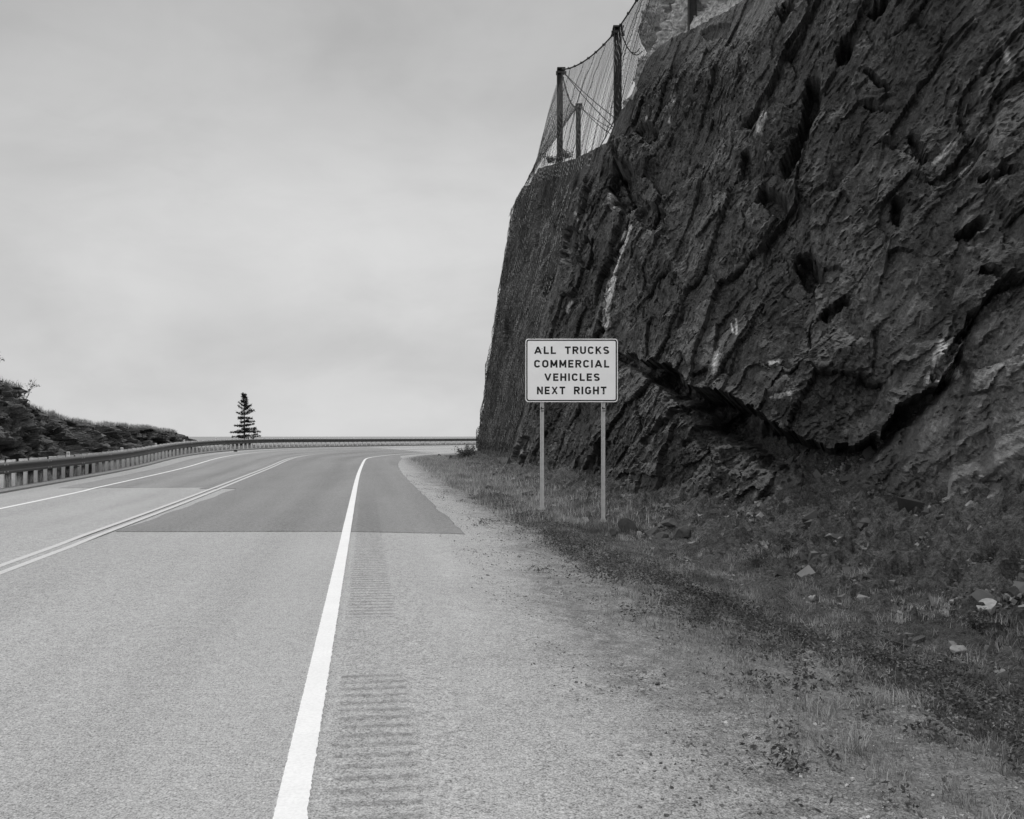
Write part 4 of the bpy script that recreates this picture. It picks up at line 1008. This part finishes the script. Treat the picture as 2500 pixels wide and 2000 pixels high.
for k, (px, py, lab) in enumerate(((1795, 1235, 'small leafy plant in the scree below the overhang'), (1910, 1340, 'dark leafy plant at the edge of the scree and weeds'), (2375, 1540, 'grassy dark tuft left of the large pale stone'), (1850, 1385, 'tall leafy weed clump above the pale oval stone'))):
    c = on_ground(px, py); bush(tuple(c), .22, 380, lab, 70 + k, 'weed_plant', .018, 'plant')

# ------------------------------------------------------------------ rocky bank behind the guardrail
bk = np.array([ # px, top py, Y
 (-420, 780, 23), (-150, 860, 26), (0, 938, 30), (22, 966, 31.5), (45, 990, 33), (88, 994, 35), (132, 997, 37.5), (145, 1008, 38.5), (202, 1018, 42), (302, 1024, 48), (370, 1031, 53), (430, 1039, 57.5), (450, 1053, 59), (466, 1082, 60), (478, 1110, 61)], dtype=float)
bk[5:-1, 1] += 15; bk[9:, 0] -= 16; bX = (bk[:, 0] - HX) / FPX * bk[:, 2]; bY = bk[:, 2]; bZ = EYE - (bk[:, 1] - HY) / FPX * bk[:, 2]
t0 = np.concatenate([[0], np.cumsum(np.hypot(np.diff(bX), np.diff(bY)))]); tt = np.linspace(0, t0[-1], 460)
cxb, cyb, czb = [np.interp(tt, t0, a) for a in (bX, bY, bZ)]
for a in (cxb, cyb): a[:] = np.convolve(np.pad(a, 10, mode='edge'), np.ones(21) / 21, 'valid')
tx, ty = np.gradient(cxb), np.gradient(cyb); l_ = np.hypot(tx, ty); nx, ny = ty / l_, -tx / l_      # toward the road
vv = np.linspace(0, 1, 150); TT, VV = np.meshgrid(tt, vv, indexing='ij'); HH = (czb + 1.6)[:, None]
outw = np.interp(VV, [0, .55, .62, 1], [2.6, .25, 0, -9]); zz = np.where(VV < .6, -1.6 + HH * np.interp(VV, [0, .3, .55, .6], [0, .62, .96, 1.0]), czb[:, None] - (VV - .6) * 1.2)
h1, e1 = facets(TT * .5, zz * .9, 51, .9); h2, e2 = facets(TT * 1.4, zz * 2.3, 52, .9); h3, _ = facets(TT * 4, zz * 6, 53, .9)
amp = sstep(.66, .5, VV); Db = amp * (.75 * h1 + .40 * h2 + .18 * h3 + .35 * fbm(TT * .5, zz * .5, TT * 0, 4) - .25 * np.exp(-(e1 / .08) ** 2)) + .18 * fbm(TT * 1.5, VV * 9, TT * 0, 4) * (1 - amp)
Pbk = np.stack([cxb[:, None] + nx[:, None] * (outw + Db), cyb[:, None] + ny[:, None] * (outw + Db), zz + .15 * Db * amp + .12 * fbm(TT * 1.3, VV * 3, TT * 0 + 3, 4)], -1)
me = grid_mesh(Pbk, flip=True); set_uv(me, np.stack([TT.ravel(), zz.ravel()], -1)); set_attr(me, 'vein', 0 * TT); set_attr(me, 'soil', sstep(.5, .62, VV + .12 * fbm(TT * .9, VV * 5, TT * 0, 3))); set_attr(me, 'pale', 0 * TT)
tag(link('rocky_bank', me, M_bankrock), 'low dark rocky bank with a grassy top beyond the guardrail', 'bank', kind='structure')
n = 26000; i = rng.integers(0, 460, n); j = (84 + 50 * rng.random(n) ** 1.6).astype(int); p = Pbk[i, j] + rng.normal(0, .04, (n, 3)) * [1, 1, 0]
blades('bank_grass', p, .1 + .17 * rng.random(n), np.full(n, .016), M_grass_p, 'pale grass along the top of the rocky bank', .5, 11)
n = 2200; i = rng.integers(0, 130, n); j = rng.integers(20, 92, n); p = Pbk[i, j]; leaves('bank_scrub', p + rng.normal(0, .06, (n, 3)), .04 + .05 * rng.random(n), M_weed, 'dark scrub clinging to the near end of the rocky bank', 12)
# bare shrub at left
def twiggy(name, c, h, n, lab, seed, leafn=120, spread=.5):
    R = np.random.default_rng(seed); e_ = empty(name, c); tag(e_, lab, 'shrub'); mb = MB(); tips = []
    def grow(p, d, L, r, dep):
        q_ = p + d * L; mid = p.lerp(q_, .5) + Vector(R.normal(0, .04 * L, 3)); mb.tube([p, mid, q_], r, 4, r * .6); tips.append(q_)
        if dep: 
            for _ in range(R.integers(2, 4)): grow(q_, (d + Vector(R.normal(0, spread, 3))).normalized(), L * R.uniform(.5, .8), r * .6, dep - 1)
    for _ in range(n): grow(Vector((0, 0, 0)), Vector((R.normal(0, .45), R.normal(0, .3), 1)).normalized(), h * R.uniform(.3, .5), .018, 3)
    mb.build('branches', M_bark, e_); T = np.array([tuple(t) for t in tips]); idx = R.integers(0, len(T), leafn)
    leaves('foliage', T[idx] + R.normal(0, .03, (leafn, 3)), R.uniform(.02, .05, leafn), M_weed, None, seed, e_, None)
twiggy('bare_shrub', tuple(at(48, 992, 33)), 1.15, 6, 'bare twiggy shrub on top of the rocky bank at the left', 8, 260)
twiggy('bare_shrub', tuple(at(-25, 925, 30)), 1.1, 4, 'shrub at the left edge whose tip just enters the picture', 9, 260)

# ------------------------------------------------------------------ spruce beyond the guardrail
def spruce(base, H, seed):
    R = np.random.default_rng(seed); e_ = empty('spruce_tree', base); tag(e_, 'lone dark spruce standing behind the guardrail', 'tree')
    mb = MB(); mb.tube([(0, 0, 0), (.03, 0, H * .5), (.0, 0, H * .8), (-.06, 0, H)], .11, 7, .015); mb.build('trunk', M_bark, e_)
    mb = MB(); pts = []; dirs = []
    z = H * .12
    while z < H * .99:
        f = 1 - z / H; nb_ = int(R.integers(6, 9))
        for k in range(nb_):
            an = R.uniform(0, 6.28); L = (.16 + 2.45 * f ** 1.0) * R.uniform(.4, 1.15); 
            if math.cos(an) < 0 and .25 < f < .6: L *= .72
            droop = (-.08 - .1 * f if z < H * .7 else .4) + R.normal(0, .08); zo = z; z = z + R.normal(0, .05)
            d = Vector((math.cos(an), math.sin(an), droop)); a = Vector((0, 0, z)); b_ = a + d * L * .6; c_ = a + d * L + Vector((0, 0, .14 * L)); mb.tube([a, b_, c_], .014, 4, .004)
            m_ = int(50 * L) + 8; t = R.random(m_) ** .8; q_ = np.array([tuple(a.lerp(c_, float(x))) for x in t]); side = np.array([-math.sin(an), math.cos(an), 0])
            off = R.normal(0, .19, m_) * (1.15 - t) * min(1, L); q_ = q_ + side * off[:, None]; q_[:, 2] += R.normal(0, .035, m_) - .03; pts.append(q_); dd = np.tile(np.array([math.cos(an), math.sin(an), .0]), (m_, 1)) + side * np.sign(off)[:, None] * .7; dirs.append(dd); z = zo
        z += H * R.uniform(.034, .062)
    mb.build('branches', M_bark, e_)
    P_ = np.concatenate(pts); Dd = np.concatenate(dirs); Dd += R.normal(0, .25, Dd.shape); Dd /= np.linalg.norm(Dd, axis=1, keepdims=True)
    n = len(P_); P_ = np.repeat(P_, 5, 0) + R.normal(0, .035, (n * 5, 3)); Dd = np.repeat(Dd, 5, 0) + R.normal(0, .3, (n * 5, 3)); s = R.uniform(.05, .12, n * 5)[:, None]; sd__ = np.cross(Dd, R.normal(size=Dd.shape)); sd__ /= np.linalg.norm(sd__, axis=1, keepdims=True)
    V = np.stack([P_ - sd__ * .022, P_ + sd__ * .022, P_ + Dd * s], 1); me = raw_mesh(V.reshape(-1, 3), np.arange(len(V) * 3).reshape(-1, 3)); set_attr(me, 'rnd', np.repeat(R.random(len(V)), 3)); link('crown', me, M_needle, e_)
tb_ = at(596, 1135, 78); spruce(tuple(tb_), at(596, 963, 78).z - tb_.z, 21)
print('verts cliff', PP.shape)
